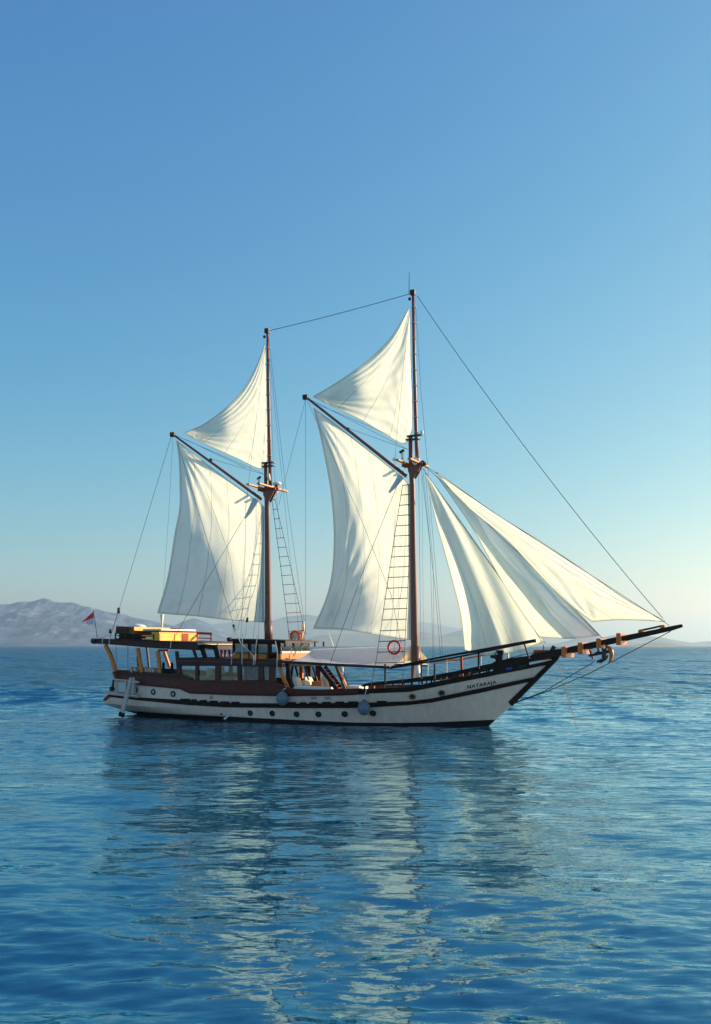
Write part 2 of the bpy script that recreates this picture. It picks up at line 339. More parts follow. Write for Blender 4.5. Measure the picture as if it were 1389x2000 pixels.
# ================================================================== THE SEA
def build_water():
    def axis(core_lo, core_hi, step, far, g):
        a = list(np.arange(core_lo, core_hi, step)); s = step; x = core_hi
        while x < far: a.append(x); s = s * g; x += s
        a.append(far); return np.array(a)
    ys = axis(7.0, 30.0, 0.075, 30.1, 1.0)
    y2 = []; y = 30.1; s = 0.08
    while y < 22000: y2.append(y); s = max(0.08, min(s * 1.012, 1e9)) if y < 90 else s * 1.06; y += s
    back = -np.array([22000, 9000, 4000, 1500, 600, 250, 100, 40, 15, 5])
    ys = np.r_[back, np.array([0.0, 2.5, 4.5, 6.0]), ys[:-1], np.array(y2), 22000]
    xr = axis(0.0, 9.0, 0.10, 9.1, 1.0)[:-1]; x2 = []; x = 9.1; s = 0.11
    while x < 22000: x2.append(x); s = s * (1.012 if x < 40 else 1.08); x += s
    xr = np.r_[xr, np.array(x2), 22000]; xs = np.r_[-xr[:0:-1], xr]
    X, Y = np.meshgrid(xs, ys); Z = np.zeros_like(X)
    dx = np.gradient(xs)[None, :] + 0 * Y; dy = np.gradient(ys)[:, None] + 0 * X
    sp = np.maximum(np.abs(dx), np.abs(dy))
    r = np.random.default_rng(5)
    # calm patches and ruffled patches
    patch = np.zeros_like(X)
    for k in range(10):
        th = r.uniform(-0.5, 0.5); lam = r.uniform(14, 45); ph = r.uniform(0, 6.28)
        patch += np.sin(2 * np.pi / lam * (X * 0.45 * math.sin(th) + Y * math.cos(th)) + ph)
    patch = 0.8 + 0.22 * np.clip(patch / 3.0, -2, 2)
    wob = 4.0 * np.sin(X / 11.0 + 1.0) + 2.5 * np.sin(X / 4.7)
    zone = np.interp(Y + wob * np.clip(Y / 40, 0, 1), [10, 16, 24, 54, 64, 75], [1.45, 1.1, 0.50, 0.30, 1.3, 2.2])
    for k in range(140):
        lam = math.exp(r.uniform(math.log(0.42), math.log(7.5))) if k < 90 else math.exp(r.uniform(math.log(0.26), math.log(0.60)))
        th = r.normal(0.12, 0.55)         # crests lie mostly across the view
        kx, ky = math.sin(th) * 2 * math.pi / lam, math.cos(th) * 2 * math.pi / lam
        slope = 0.0115 if lam < 2 else 0.0068
        A = slope * lam / (2 * math.pi)
        if k >= 90: A *= 1.15
        w = np.clip(lam / (2.6 * sp) - 0.6, 0, 1)
        ph = r.uniform(0, 6.28)
        c = np.sin(kx * X + ky * Y + ph)
        Z += A * w * (c + 0.25 * np.cos(2 * (kx * X + ky * Y + ph))) * (patch * zone if lam < 3 else 0.35 + 0.65 * zone)
    ny, nx = X.shape
    co = np.stack([X, Y, Z], -1).reshape(-1, 3).astype(np.float32)
    idx = np.arange(ny * nx).reshape(ny, nx)
    q = np.stack([idx[:-1, :-1], idx[:-1, 1:], idx[1:, 1:], idx[1:, :-1]], -1).reshape(-1, 4)
    me = bpy.data.meshes.new('sea'); me.vertices.add(len(co)); me.vertices.foreach_set('co', co.ravel())
    me.loops.add(q.size); me.loops.foreach_set('vertex_index', q.ravel().astype(np.int32))
    me.polygons.add(len(q)); me.polygons.foreach_set('loop_start', np.arange(0, q.size, 4, dtype=np.int32))
    me.polygons.foreach_set('loop_total', np.full(len(q), 4, dtype=np.int32))
    me.polygons.foreach_set('use_smooth', np.ones(len(q), dtype=bool))
    me.update(calc_edges=True); me.validate()
    m = bpy.data.materials.new('sea_water'); m.use_nodes = True
    n = m.node_tree.nodes; l = m.node_tree.links; p = n['Principled BSDF']
    n.remove(p)
    body = n.new('ShaderNodeBsdfDiffuse'); body.inputs[0].default_value = (0.0, 0.064, 0.120, 1)
    glo = n.new('ShaderNodeBsdfGlossy'); glo.inputs[0].default_value = (0.62, 0.89, 1.0, 1); glo.inputs['Roughness'].default_value = 0.03
    fre = n.new('ShaderNodeFresnel'); fre.inputs[0].default_value = 2.9
    mxs = n.new('ShaderNodeMixShader'); l.new(fre.outputs[0], mxs.inputs[0]); l.new(body.outputs[0], mxs.inputs[1]); l.new(glo.outputs[0], mxs.inputs[2])
    l.new(mxs.outputs[0], n['Material Output'].inputs[0])
    tc = n.new('ShaderNodeTexCoord')
    def noise(scale, st, rot=0.0, det=3):
        mp = n.new('ShaderNodeMapping'); mp.inputs['Scale'].default_value = st; mp.inputs['Rotation'].default_value = (0, 0, rot)
        no = n.new('ShaderNodeTexNoise'); no.inputs['Scale'].default_value = scale; no.inputs['Detail'].default_value = det
        no.inputs['Roughness'].default_value = 0.55
        l.new(tc.outputs['Object'], mp.inputs[0]); l.new(mp.outputs[0], no.inputs[0]); return no
    big = noise(0.035, (0.5, 1.3, 1), 0.1, 3)
    cr = n.new('ShaderNodeMapRange'); cr.inputs[1].default_value = 0.35; cr.inputs[2].default_value = 0.65
    cr.inputs[3].default_value = 0.35; cr.inputs[4].default_value = 0.95
    l.new(big.outputs[0], cr.inputs[0])
    sy = n.new('ShaderNodeSeparateXYZ'); l.new(tc.outputs['Object'], sy.inputs[0])
    # wind-ruffled water beyond the sheltered patch the ship lies in
    fr = n.new('ShaderNodeMapRange'); fr.inputs[1].default_value = 54; fr.inputs[2].default_value = 110; fr.inputs[3].default_value = -0.1; fr.inputs[4].default_value = 3.2
    l.new(sy.outputs[1], fr.inputs[0])
    ad = n.new('ShaderNodeMath'); ad.operation = 'ADD'; l.new(cr.outputs[0], ad.inputs[0]); l.new(fr.outputs[0], ad.inputs[1]); cr = ad
    prev = None
    for sc_, st, rot, dist, stg in ((0.28, (0.5, 1.0, 1), 0.1, 0.55, 0.55), (1.3, (0.55, 1.0, 1), -0.2, 0.13, 0.6), (5.5, (0.6, 1.0, 1), 0.25, 0.028, 0.6)):
        no = noise(sc_, st, rot, 3)
        b = n.new('ShaderNodeBump'); b.inputs['Distance'].default_value = dist
        mm = n.new('ShaderNodeMath'); mm.operation = 'MULTIPLY'; mm.inputs[1].default_value = stg
        l.new(cr.outputs[0], mm.inputs[0]); l.new(mm.outputs[0], b.inputs['Strength'])
        l.new(no.outputs[0], b.inputs['Height'])
        if prev: l.new(prev.outputs[0], b.inputs['Normal'])
        prev = b
    # slopes of the ruffled far water, given directly (a bump fades out at grazing distance)
    far = n.new('ShaderNodeMapRange'); far.inputs[1].default_value = 50; far.inputs[2].default_value = 95; far.inputs[3].default_value = 0.10; far.inputs[4].default_value = 1.0
    far.interpolation_type = 'SMOOTHSTEP'
    wob = noise(0.05, (0.6, 1.0, 1), 0.0, 2)
    wa = n.new('ShaderNodeMath'); wa.operation = 'MULTIPLY_ADD'; wa.inputs[1].default_value = 70; l.new(wob.outputs[0], wa.inputs[0])
    wb = n.new('ShaderNodeMath'); wb.operation = 'SUBTRACT'; wb.inputs[1].default_value = 35; l.new(sy.outputs[1], wb.inputs[0]); l.new(wb.outputs[0], wa.inputs[2])
    l.new(wa.outputs[0], far.inputs[0])
    acc = prev.outputs[0]
    # short wind ripples everywhere, fainter in the sheltered water
    calm = n.new('ShaderNodeFloatCurve')
    cm = n.new('ShaderNodeMath'); cm.operation = 'MULTIPLY'; cm.inputs[1].default_value = 0.01; l.new(sy.outputs[1], cm.inputs[0]); l.new(cm.outputs[0], calm.inputs['Value'])
    cv = calm.mapping.curves[0]; cv.points[0].location = (0.0, 1.0); cv.points[1].location = (1.0, 1.0)
    for a_, b_ in ((0.13, 0.75), (0.20, 0.5), (0.30, 0.5), (0.42, 1.1), (0.56, 1.5)): cv.points.new(a_, b_)
    calm.mapping.update()
    for sc_, st, rot, kx, ky in ((6.5, (0.32, 1.0, 1), 0.10, 0.15, 0.72), (2.3, (0.35, 1.0, 1), -0.1, 0.12, 0.50)):
        no = noise(sc_, st, rot, 3)
        sb_ = n.new('ShaderNodeVectorMath'); sb_.operation = 'SUBTRACT'; sb_.inputs[1].default_value = (0.5, 0.5, 0.5); l.new(no.outputs['Color'], sb_.inputs[0])
        m0 = n.new('ShaderNodeVectorMath'); m0.operation = 'MULTIPLY'; m0.inputs[1].default_value = (kx, ky, 0); l.new(sb_.outputs[0], m0.inputs[0])
        ml = n.new('ShaderNodeVectorMath'); ml.operation = 'SCALE'; l.new(m0.outputs[0], ml.inputs[0]); l.new(calm.outputs[0], ml.inputs['Scale'])
        ad2 = n.new('ShaderNodeVectorMath'); ad2.operation = 'ADD'; l.new(acc, ad2.inputs[0]); l.new(ml.outputs[0], ad2.inputs[1]); acc = ad2.outputs[0]
    for sc_, st, k_ in ((1.1, (0.5, 1.0, 1), 1.6), (0.16, (0.35, 1.0, 1), 1.1), (0.45, (0.9, 0.3, 1), 2.6), (0.10, (0.8, 0.22, 1), 2.0)):
        no = noise(sc_, st, 0.15, 2)
        sb_ = n.new('ShaderNodeVectorMath'); sb_.operation = 'SUBTRACT'; sb_.inputs[1].default_value = (0.5, 0.5, 0.5); l.new(no.outputs['Color'], sb_.inputs[0])
        ml = n.new('ShaderNodeVectorMath'); ml.operation = 'MULTIPLY'; ml.inputs[1].default_value = (k_, k_ * 1.1, 0); l.new(sb_.outputs[0], ml.inputs[0])
        sc2 = n.new('ShaderNodeVectorMath'); sc2.operation = 'SCALE'; l.new(ml.outputs[0], sc2.inputs[0]); l.new(far.outputs[0], sc2.inputs['Scale'])
        ad2 = n.new('ShaderNodeVectorMath'); ad2.operation = 'ADD'; l.new(acc, ad2.inputs[0]); l.new(sc2.outputs[0], ad2.inputs[1]); acc = ad2.outputs[0]
    nn = n.new('ShaderNodeVectorMath'); nn.operation = 'NORMALIZE'; l.new(acc, nn.inputs[0])
    l.new(nn.outputs[0], glo.inputs['Normal']); l.new(nn.outputs[0], fre.inputs['Normal'])
    me.materials.append(m)
    o = bpy.data.objects.new('sea', me); COL.objects.link(o)
    tag(o, 'calm blue sea with small ripples and pale reflections of the sails', 'sea', kind='structure')
    print('sea verts', len(co))
build_water()

# ================================================================== HILLS
def vnoise(x, y, seed=0):
    xi = np.floor(x).astype(int); yi = np.floor(y).astype(int); fx = x - xi; fy = y - yi
    fx = fx * fx * (3 - 2 * fx); fy = fy * fy * (3 - 2 * fy)
    def h(a, b):
        n = (a * 374761393 + b * 668265263 + seed * 974711) & 0x7fffffff
        n = (n ^ (n >> 13)) * 1274126177 & 0x7fffffff
        return ((n ^ (n >> 16)) & 0xffff) / 65535.0
    return (h(xi, yi) * (1 - fx) + h(xi + 1, yi) * fx) * (1 - fy) + (h(xi, yi + 1) * (1 - fx) + h(xi + 1, yi + 1) * fx) * fy
def hill_mat(name, lo, hi, sc, tan=None):
    m = bpy.data.materials.new(name); m.use_nodes = True
    n = m.node_tree.nodes; l = m.node_tree.links; p = n['Principled BSDF']; p.inputs['Roughness'].default_value = 0.95
    tc = n.new('ShaderNodeTexCoord'); no = n.new('ShaderNodeTexNoise'); no.inputs['Scale'].default_value = sc; no.inputs['Detail'].default_value = 8
    no.inputs['Roughness'].default_value = 0.7
    l.new(tc.outputs['Object'], no.inputs[0]); cr = n.new('ShaderNodeValToRGB')
    cr.color_ramp.elements[0].position = 0.42; cr.color_ramp.elements[0].color = (*lo, 1)
    cr.color_ramp.elements[1].position = 0.60; cr.color_ramp.elements[1].color = (*hi, 1)
    if tan:
        e = cr.color_ramp.elements.new(0.68); e.color = (*tan, 1)
    l.new(no.outputs[0], cr.inputs[0]); l.new(cr.outputs[0], p.inputs['Base Color']); return m
def hills(sil, dist, depth, seed, lab, m, rough=0.35, step=4.0, cell=350.0):
    us = np.arange(sil[0][0], sil[-1][0] + step, step)
    Hh = np.maximum(0, (HZ - np.interp(us, [a for a, b in sil], [b for a, b in sil]))) / F * dist
    xs = (us - CX) / F * dist; nd = 70; ds = np.linspace(-1, 1, nd)
    X, D = np.meshgrid(xs, ds); Y = dist + D * depth
    prof = np.clip(1 - np.abs(D) ** 1.15, 0, 1)
    rid = np.zeros_like(X); a = 1.0; tot = 0; c = cell
    for o_ in range(6):
        rid += a * (1 - np.abs(2 * vnoise(X / c, Y / c * 0.8, seed + o_) - 1)); tot += a; a *= 0.6; c *= 0.5
    rid /= tot
    fall = 1 - np.abs(D)
    Hs = Hh[None, :]
    Z = Hs * prof * (1 - rough * (1 - fall ** 0.5) * 0 - rough * 1.7 * (1 - rid) * (1 - fall * 0.55))
    Z = np.maximum(Z, 0)
    mx = Z.max(axis=0); Z *= np.where(mx > 0, Hh / np.maximum(mx, 1e-3), 0)[None, :]
    Z -= 3.0
    ny, nx = X.shape; idx = np.arange(ny * nx).reshape(ny, nx)
    q = np.stack([idx[:-1, :-1], idx[:-1, 1:], idx[1:, 1:], idx[1:, :-1]], -1).reshape(-1, 4)
    me = bpy.data.meshes.new('hills'); me.from_pydata(np.stack([X, Y, Z], -1).reshape(-1, 3).tolist(), [], q.tolist())
    me.materials.append(m)
    o = bpy.data.objects.new('hills', me); COL.objects.link(o); tag(o, lab, 'hills', kind='structure'); return o
hm1 = hill_mat('haze_blue_rocky_slope', (0.015, 0.04, 0.12), (0.12, 0.14, 0.23), 0.006, (0.46, 0.33, 0.27))  # distance haze put into the two blue slope tones; tan is dry ground
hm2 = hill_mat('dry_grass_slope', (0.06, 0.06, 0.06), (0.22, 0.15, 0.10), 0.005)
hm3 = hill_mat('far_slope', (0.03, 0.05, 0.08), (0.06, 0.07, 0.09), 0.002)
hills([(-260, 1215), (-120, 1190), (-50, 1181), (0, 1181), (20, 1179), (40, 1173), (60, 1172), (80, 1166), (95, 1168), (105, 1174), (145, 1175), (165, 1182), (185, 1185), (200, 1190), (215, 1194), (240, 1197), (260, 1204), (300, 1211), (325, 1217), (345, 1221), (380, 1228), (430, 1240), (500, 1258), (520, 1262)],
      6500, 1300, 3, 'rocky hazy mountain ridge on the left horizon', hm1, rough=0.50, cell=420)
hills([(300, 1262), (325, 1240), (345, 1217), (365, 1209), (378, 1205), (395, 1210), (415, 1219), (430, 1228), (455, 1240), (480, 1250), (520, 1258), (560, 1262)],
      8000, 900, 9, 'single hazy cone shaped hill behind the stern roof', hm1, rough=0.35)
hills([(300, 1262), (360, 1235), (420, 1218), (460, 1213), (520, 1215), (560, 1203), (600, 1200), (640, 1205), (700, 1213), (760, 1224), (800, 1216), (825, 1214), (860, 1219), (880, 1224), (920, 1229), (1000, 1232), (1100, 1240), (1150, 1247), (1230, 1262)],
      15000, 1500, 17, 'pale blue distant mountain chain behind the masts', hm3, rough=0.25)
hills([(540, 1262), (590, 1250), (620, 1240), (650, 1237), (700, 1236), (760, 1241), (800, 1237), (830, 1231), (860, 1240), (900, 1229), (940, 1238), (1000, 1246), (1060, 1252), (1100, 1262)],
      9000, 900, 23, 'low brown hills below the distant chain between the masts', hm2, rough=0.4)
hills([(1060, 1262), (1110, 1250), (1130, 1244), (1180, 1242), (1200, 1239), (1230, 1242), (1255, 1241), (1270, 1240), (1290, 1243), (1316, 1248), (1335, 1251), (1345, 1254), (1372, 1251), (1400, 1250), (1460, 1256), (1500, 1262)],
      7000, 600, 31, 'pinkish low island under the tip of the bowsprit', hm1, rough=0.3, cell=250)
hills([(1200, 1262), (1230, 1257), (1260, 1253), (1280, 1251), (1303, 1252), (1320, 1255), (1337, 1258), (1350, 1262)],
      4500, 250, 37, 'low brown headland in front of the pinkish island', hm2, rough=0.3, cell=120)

# ================================================================== HULL
L1 = [(214, 1328), (269, 1336), (351, 1344), (370, 1352.5), (450, 1356), (560, 1358), (666, 1356.5), (720, 1354), (800, 1351), (842, 1343), (899, 1331.8), (965, 1319), (1030, 1306), (1068, 1299), (1080, 1297)]
BOOT = [(250, 1388), (366, 1396), (450, 1399.5), (530, 1403.6), (600, 1407), (685, 1411), (760, 1412), (842, 1411), (965, 1405.5)]
_sh = sorted([(S(u, v).x, S(u, v).z) for u, v in L1]); _bo = sorted([(S(u, v).x, S(u, v).z) for u, v in BOOT])
def zsheer(x): return float(np.interp(x, [a for a, b in _sh], [b for a, b in _sh]))
def zboot(x): return float(np.interp(x, [a for a, b in _bo], [b for a, b in _bo]))
def xrange_at(z): return float(np.interp(z, SNZ, SNX)), float(np.interp(z, STZ, STX))
def build_hull():
    NS, NZ = 110, 16; mb = MB(); rows = []
    for i in range(NS + 1):
        s = i / NS; s = 0.5 - 0.5 * math.cos(math.pi * s) if False else s
        zt = 1.8
        for _ in range(30):
            a, b = xrange_at(zt); zt = 0.5 * zt + 0.5 * zsheer(a + (b - a) * s)
        zb = 0.3
        for _ in range(20):
            a, b = xrange_at(zb); zb = 0.5 * zb + 0.5 * zboot(a + (b - a) * s)
        zs = [-0.9, -0.45, 0.0, zb] + [zb + (zt - zb) * k / NZ for k in range(1, NZ + 1)]
        col = []
        for z in zs:
            a, b = xrange_at(z); x = a + (b - a) * s; col.append((x, hb(x, z), z))
        rows.append(col)
    nz = len(rows[0]); vs = []
    for col in rows:
        vs += [(x, -y, z) for x, y, z in col] + [(x, y, z) for x, y, z in col]
    fs = []; mi = []
    st = 2 * nz
    for i in range(NS):
        for k in range(nz - 1):
            mt = 1 if k < 3 else 0
            a = i * st + k; fs.append((a, a + st, a + st + 1, a + 1)); mi.append(mt)
            a = i * st + nz + k; fs.append((a, a + 1, a + st + 1, a + st)); mi.append(mt)
        a = i * st; fs.append((a, a + nz, a + nz + st, a + st)); mi.append(1)
        a = i * st + nz - 1; fs.append((a, a + st, a + st + nz, a + nz)); mi.append(2)
    for k in range(nz - 1):
        fs.append((k, k + 1, nz + k + 1, nz + k)); mi.append(0)
        b = NS * st; fs.append((b + k, b + nz + k, b + nz + k + 1, b + k + 1)); mi.append(0)
    mb.v = vs; mb.f = fs; mb.mi = mi
    return mb.build('hull', ['hull', 'black', 'deck'], SHIP, smooth=True)
HULL = build_hull()
try:
    bm_ = bmesh.new(); bm_.from_mesh(HULL.data)
    for e in bm_.edges:
        if len(e.link_faces) == 2 and e.calc_face_angle(0) > 0.6: e.smooth = False
    bm_.to_mesh(HULL.data); bm_.free()
except Exception as ex: print(ex)

def strip(name, m, bot, top, off=0.03, th=0.06, n=60, parent=SHIP, both=True, toff=None):
    u0 = max(bot[0][0], top[0][0]); u1 = min(bot[-1][0], top[-1][0]); mb = MB()
    us = sorted(set(list(np.linspace(u0, u1, n)) + [p[0] for p in bot + top if u0 < p[0] < u1]))
    A = []; B = []
    for u in us:
        A.append(S(u, np.interp(u, [p[0] for p in bot], [p[1] for p in bot]), off))
        B.append(S(u, np.interp(u, [p[0] for p in top], [p[1] for p in top]), off if toff is None else toff))
    for sg in ((1, -1) if both else (1,)):
        vs = []
        for a, b in zip(A, B):
            vs += [(a.x, a.y * sg, a.z), (b.x, b.y * sg, b.z), (b.x, min(-0.01, b.y + th) * sg, b.z), (a.x, min(-0.01, a.y + th) * sg, a.z)]
        fs = [tuple(i * 4 + q for q in (0, 1, 2, 3)) for i in (0,)] + [tuple((len(us) - 1) * 4 + q for q in (3, 2, 1, 0))]
        for i in range(len(us) - 1):
            for k in range(4): fs.append((i * 4 + k, i * 4 + (k + 1) % 4, (i + 1) * 4 + (k + 1) % 4, (i + 1) * 4 + k))
        mb.add(vs, fs)
    return mb.build(name, m, parent)
# the black wale along the topsides
L2T = [(216, 1357.5), (269, 1362), (366, 1367.6), (444, 1373), (560, 1374), (600, 1374.2), (685, 1372.5), (720, 1372.5), (800, 1369.5), (842, 1364.5), (940, 1344), (1031, 1325), (1044, 1322.5)]
L2B = [(216, 1361.5), (269, 1367.6), (366, 1377), (444, 1381.5), (560, 1383), (600, 1383.3), (685, 1383), (720, 1382), (800, 1377), (842, 1372.5), (940, 1353), (1031, 1332.5), (1044, 1330)]
strip('wale', 'black', L2B, L2T, 0.06, 0.1, both=True)
for u0, u1 in ((351, 371), (372.5, 383), (389.5, 403.5), (408.5, 424.5), (429, 447.5), (451, 467.5), (561, 578), (584, 598), (603, 620), (628, 646), (654, 672), (679, 699), (735, 755)):
    vt = np.interp((u0 + u1) / 2, [p[0] for p in L2T], [p[1] for p in L2T])
    strip('scupper', 'black', [(u0, vt + 1), (u1, vt + 1)], [(u0 + 1, vt - 2.6), (u1 - 1, vt - 2.6)], 0.085, 0.1, n=3, both=False)
# cutwater
mb = MB(); a0 = P(1000, 1377, 0); a1 = P(1098, 1281, 0)
mb.bar(a0 + Vector((-0.17, 0, 0.12)), a1 + Vector((-0.25, 0, 0.1)), 0.16, 0.40, up=(0, 0, 1))
mb.build('cutwater', 'black', SHIP, bevel=0.02)

strip('cutwater_side', 'black', [(994, 1373), (1000, 1379.5), (1045, 1334), (1090, 1288)], [(994, 1370), (1030, 1335), (1060, 1306), (1076, 1290), (1090, 1283)], 0.04, 0.06, n=40)
# bulwarks
BT = [(223, 1309), (349, 1319), (368, 1330), (420, 1330.8), (529, 1333), (569, 1347), (620, 1348.5), (720, 1345)]
BB = [(223, 1330), (269, 1336.5), (351, 1344.5), (370, 1353), (450, 1356.5), (560, 1358.5), (666, 1357), (720, 1354.5)]
strip('bulwark', 'brown', BB, BT, 0.035, 0.14)
# narrow moulding planks
strip('moulding', 'dark', [(224, 1317), (349, 1325.5)], [(224, 1309.5), (349, 1318.8)], 0.075, 0.1)
strip('moulding', 'dark', [(268, 1338), (351, 1346), (370, 1354.5), (450, 1358), (560, 1360), (666, 1358.5), (720, 1356)], [(268, 1335), (351, 1343), (370, 1351.3), (450, 1354.8), (560, 1356.4), (666, 1355), (720, 1352.8)], 0.07, 0.1)
strip('cap_rail', 'brown', [(223, 1309.3), (349, 1319.2), (368, 1330.3), (420, 1331.1), (529, 1333.3), (569, 1347.2), (620, 1348.7), (704, 1346)], [(223, 1307.8), (349, 1317.7), (368, 1328.8), (420, 1329.6), (529, 1331.6), (569, 1345.6), (620, 1347), (704, 1344.4)], 0.10, 0.26)
# forward: black strake, open gap, black rail
strip('strake', 'black', [(700, 1356), (720, 1354.5), (800, 1351.3), (842, 1343.3), (899, 1332), (965, 1319.4)], [(700, 1348), (720, 1345), (800, 1342), (842, 1333), (899, 1322), (965, 1309.8)], 0.05, 0.16)
strip('rail', 'black', [(706, 1341), (720, 1340), (800, 1333.5), (842, 1328), (899, 1316.5), (965, 1303)], [(706, 1337.5), (720, 1333.5), (800, 1325.5), (842, 1319.6), (899, 1309), (965, 1294.5)], 0.02, 0.12)
for u in np.linspace(712, 955, 14):
    vb = np.interp(u, [720, 842, 965], [1346, 1334, 1311]); vt = np.interp(u, [720, 842, 965], [1338, 1326, 1301])
    a = S(u, vb, -0.06); b = S(u, vt, -0.06)
    for sg in (1, -1):
        MB().bar((a.x, a.y * sg, a.z), (b.x, b.y * sg, b.z), 0.09, 0.07).build('stanchion', 'black' if random.random() < .6 else 'amber', SHIP)
strip('bow_bulwark', 'black', [(963, 1319.5), (1030, 1306.5), (1070, 1298)], [(963, 1293), (1000, 1285), (1039, 1280), (1070, 1277)], 0.05, 0.12)
strip('hawse_plank', 'white', [(1034, 1298.5), (1056, 1294), (1077, 1289)], [(1034, 1293.5), (1056, 1289.5), (1077, 1287.5)], 0.075, 0.03, both=False)
strip('blue_drum', 'blue', [(989, 1309), (1000, 1307)], [(989, 1304), (1000, 1302.5)], 0.08, 0.2, n=3, both=False)
strip('rust_plate', 'iron', [(1010, 1306.5), (1028, 1302.5)], [(1012, 1301), (1026, 1298.5)], 0.075, 0.05, n=3, both=False)
# foredeck and quarterdeck planking, set inside the bulwarks
def deck_sheet(name, x0, x1, zf, inset, m='deck', n=30):
    vs = []; fs = []
    for i in range(n + 1):
        x = x0 + (x1 - x0) * i / n; z = zf(x); y = max(0.05, hb(x, z) - inset)
        vs += [(x, -y, z), (x, y, z), (x, y, z - 0.06), (x, -y, z - 0.06)]
    for i in range(n):
        for k in range(4): fs.append((i * 4 + k, i * 4 + (k + 1) % 4, (i + 1) * 4 + (k + 1) % 4, (i + 1) * 4 + k))
    fs += [(0, 1, 2, 3), (n * 4 + 3, n * 4 + 2, n * 4 + 1, n * 4)]
    return MB().add(vs, fs).build(name, m, SHIP)
XA = S(226, 1330).x; XH = S(352, 1340).x
deck_sheet('quarterdeck', XA, XH, lambda x: zsheer(x) + 0.32, 0.14)
# transom planking
zt0 = S(223, 1309).z; a, b = S(223, 1330), S(223, 1309)
MB().bar((a.x + .06, 0, (a.z + b.z) / 2), (a.x + .18, 0, (a.z + b.z) / 2), abs(a.y) * 2, b.z - a.z).build('transom', 'brown', SHIP)

# portholes
for u, v, rr, rim in [(489, 1392.6, 4.6, 'black'), (532, 1393.3, 4.6, 'black'), (579.6, 1394.8, 4.8, 'black'), (622.3, 1395, 4.8, 'black'), (673.5, 1394.5, 5, 'black'), (728.7, 1393, 5, 'black'),
                      (805.7, 1360.4, 5.4, 'brass'), (862.7, 1353.3, 5.6, 'brass'), (265.5, 1347.2, 5.2, 'iron'), (299.7, 1351.4, 5.2, 'iron'), (338.5, 1355.2, 5.4, 'iron')]:
    c = S(u, v, 0.0); r = rr * 0.0278
    e = 0.15; dx = S(u + 4, v); dz = S(u, v - 4)
    nrm = (dx - c).cross(dz - c).normalized()
    if nrm.y > 0: nrm = -nrm
    for sg in (1, -1):
        cc = Vector((c.x, c.y * sg, c.z)); nn = Vector((nrm.x, nrm.y * sg, nrm.z))
        ax = Vector((1, 0, 0)); ax = (ax - nn * ax.dot(nn)).normalized(); bx = nn.cross(ax)
        ring = [cc + nn * 0.02 + (ax * math.cos(t) + bx * math.sin(t)) * r for t in np.linspace(0, 2 * math.pi, 20, endpoint=False)]
        pr = MB().tube(ring, 0.035, 6, closed=True).build('porthole', rim, SHIP, smooth=True)
        MB().disc_y(cc - nn * 0.03, r, 0.045, 20, nrm=nn).build('pane', 'lens', pr)
        if rim == 'iron':
            MB().disc_y(cc + nn * 0.018, r * 0.55, 0.02, 16, nrm=nn).build('cover', 'grey', pr)
# hull vents and a small plate
for u0, u1, v in ((606.5, 619, 1363.5), (633, 646.5, 1363.5)):
    strip('vent_frame', 'grey', [(u0, v + 3), (u1, v + 3)], [(u0, v - 3), (u1, v - 3)], 0.02, 0.03, n=3, both=False)
    for k in range(2):
        strip('vent_slot', 'iron', [(u0 + 2, v - 1 + 2.6 * k), (u1 - 2, v - 1 + 2.6 * k)], [(u0 + 2, v - 1.8 + 2.6 * k), (u1 - 2, v - 1.8 + 2.6 * k)], 0.026, 0.02, n=3, both=False)
c = S(413, 1362); MB().disc_y(c, 0.09, 0.04).build('hull_fitting', 'brass', SHIP)
c = S(433, 1394.5); MB().disc_y(c, 0.05, 0.06).build('outlet', 'black', SHIP)
# the ship's name
def lettering(txt, q, off):
    cu = bpy.data.curves.new('lettering', 'FONT'); cu.body = txt; cu.size = 1; cu.offset = 0.035; cu.space_character = 1.12
    to = bpy.data.objects.new('tmp', cu); COL.objects.link(to)
    dg = bpy.context.evaluated_depsgraph_get(); me = bpy.data.meshes.new_from_object(to.evaluated_get(dg))
    bpy.data.objects.remove(to)
    xs = [v.co.x for v in me.vertices]; ys = [v.co.y for v in me.vertices]
    x0, x1, y0, y1 = min(xs), max(xs), min(ys), max(ys)
    for v in me.vertices:
        s = (v.co.x - x0) / (x1 - x0); t = (v.co.y - y0) / (y1 - y0)
        bl, br, tr, tl = [np.array(p) for p in q]
        p = (bl * (1 - s) + br * s) * (1 - t) + (tl * (1 - s) + tr * s) * t
        v.co = S(p[0], p[1], off)
    me.materials.clear(); me.materials.append(M['letter']); me.name = 'lettering'
    o = bpy.data.objects.new('lettering', me); COL.objects.link(o); o.parent = SHIP; return o
nm = lettering('NATARAJA', [(912.2, 1348), (971, 1337.2), (969.6, 1328.6), (912.8, 1338.6)], 0.012)
tag(nm, 'dark capital lettering of the name on the white bow')
strip('name_edge', 'grey', [(907.6, 1349), (908.8, 1348.8)], [(907.8, 1338.5), (909, 1338.2)], 0.012, 0.01, n=2, both=False)

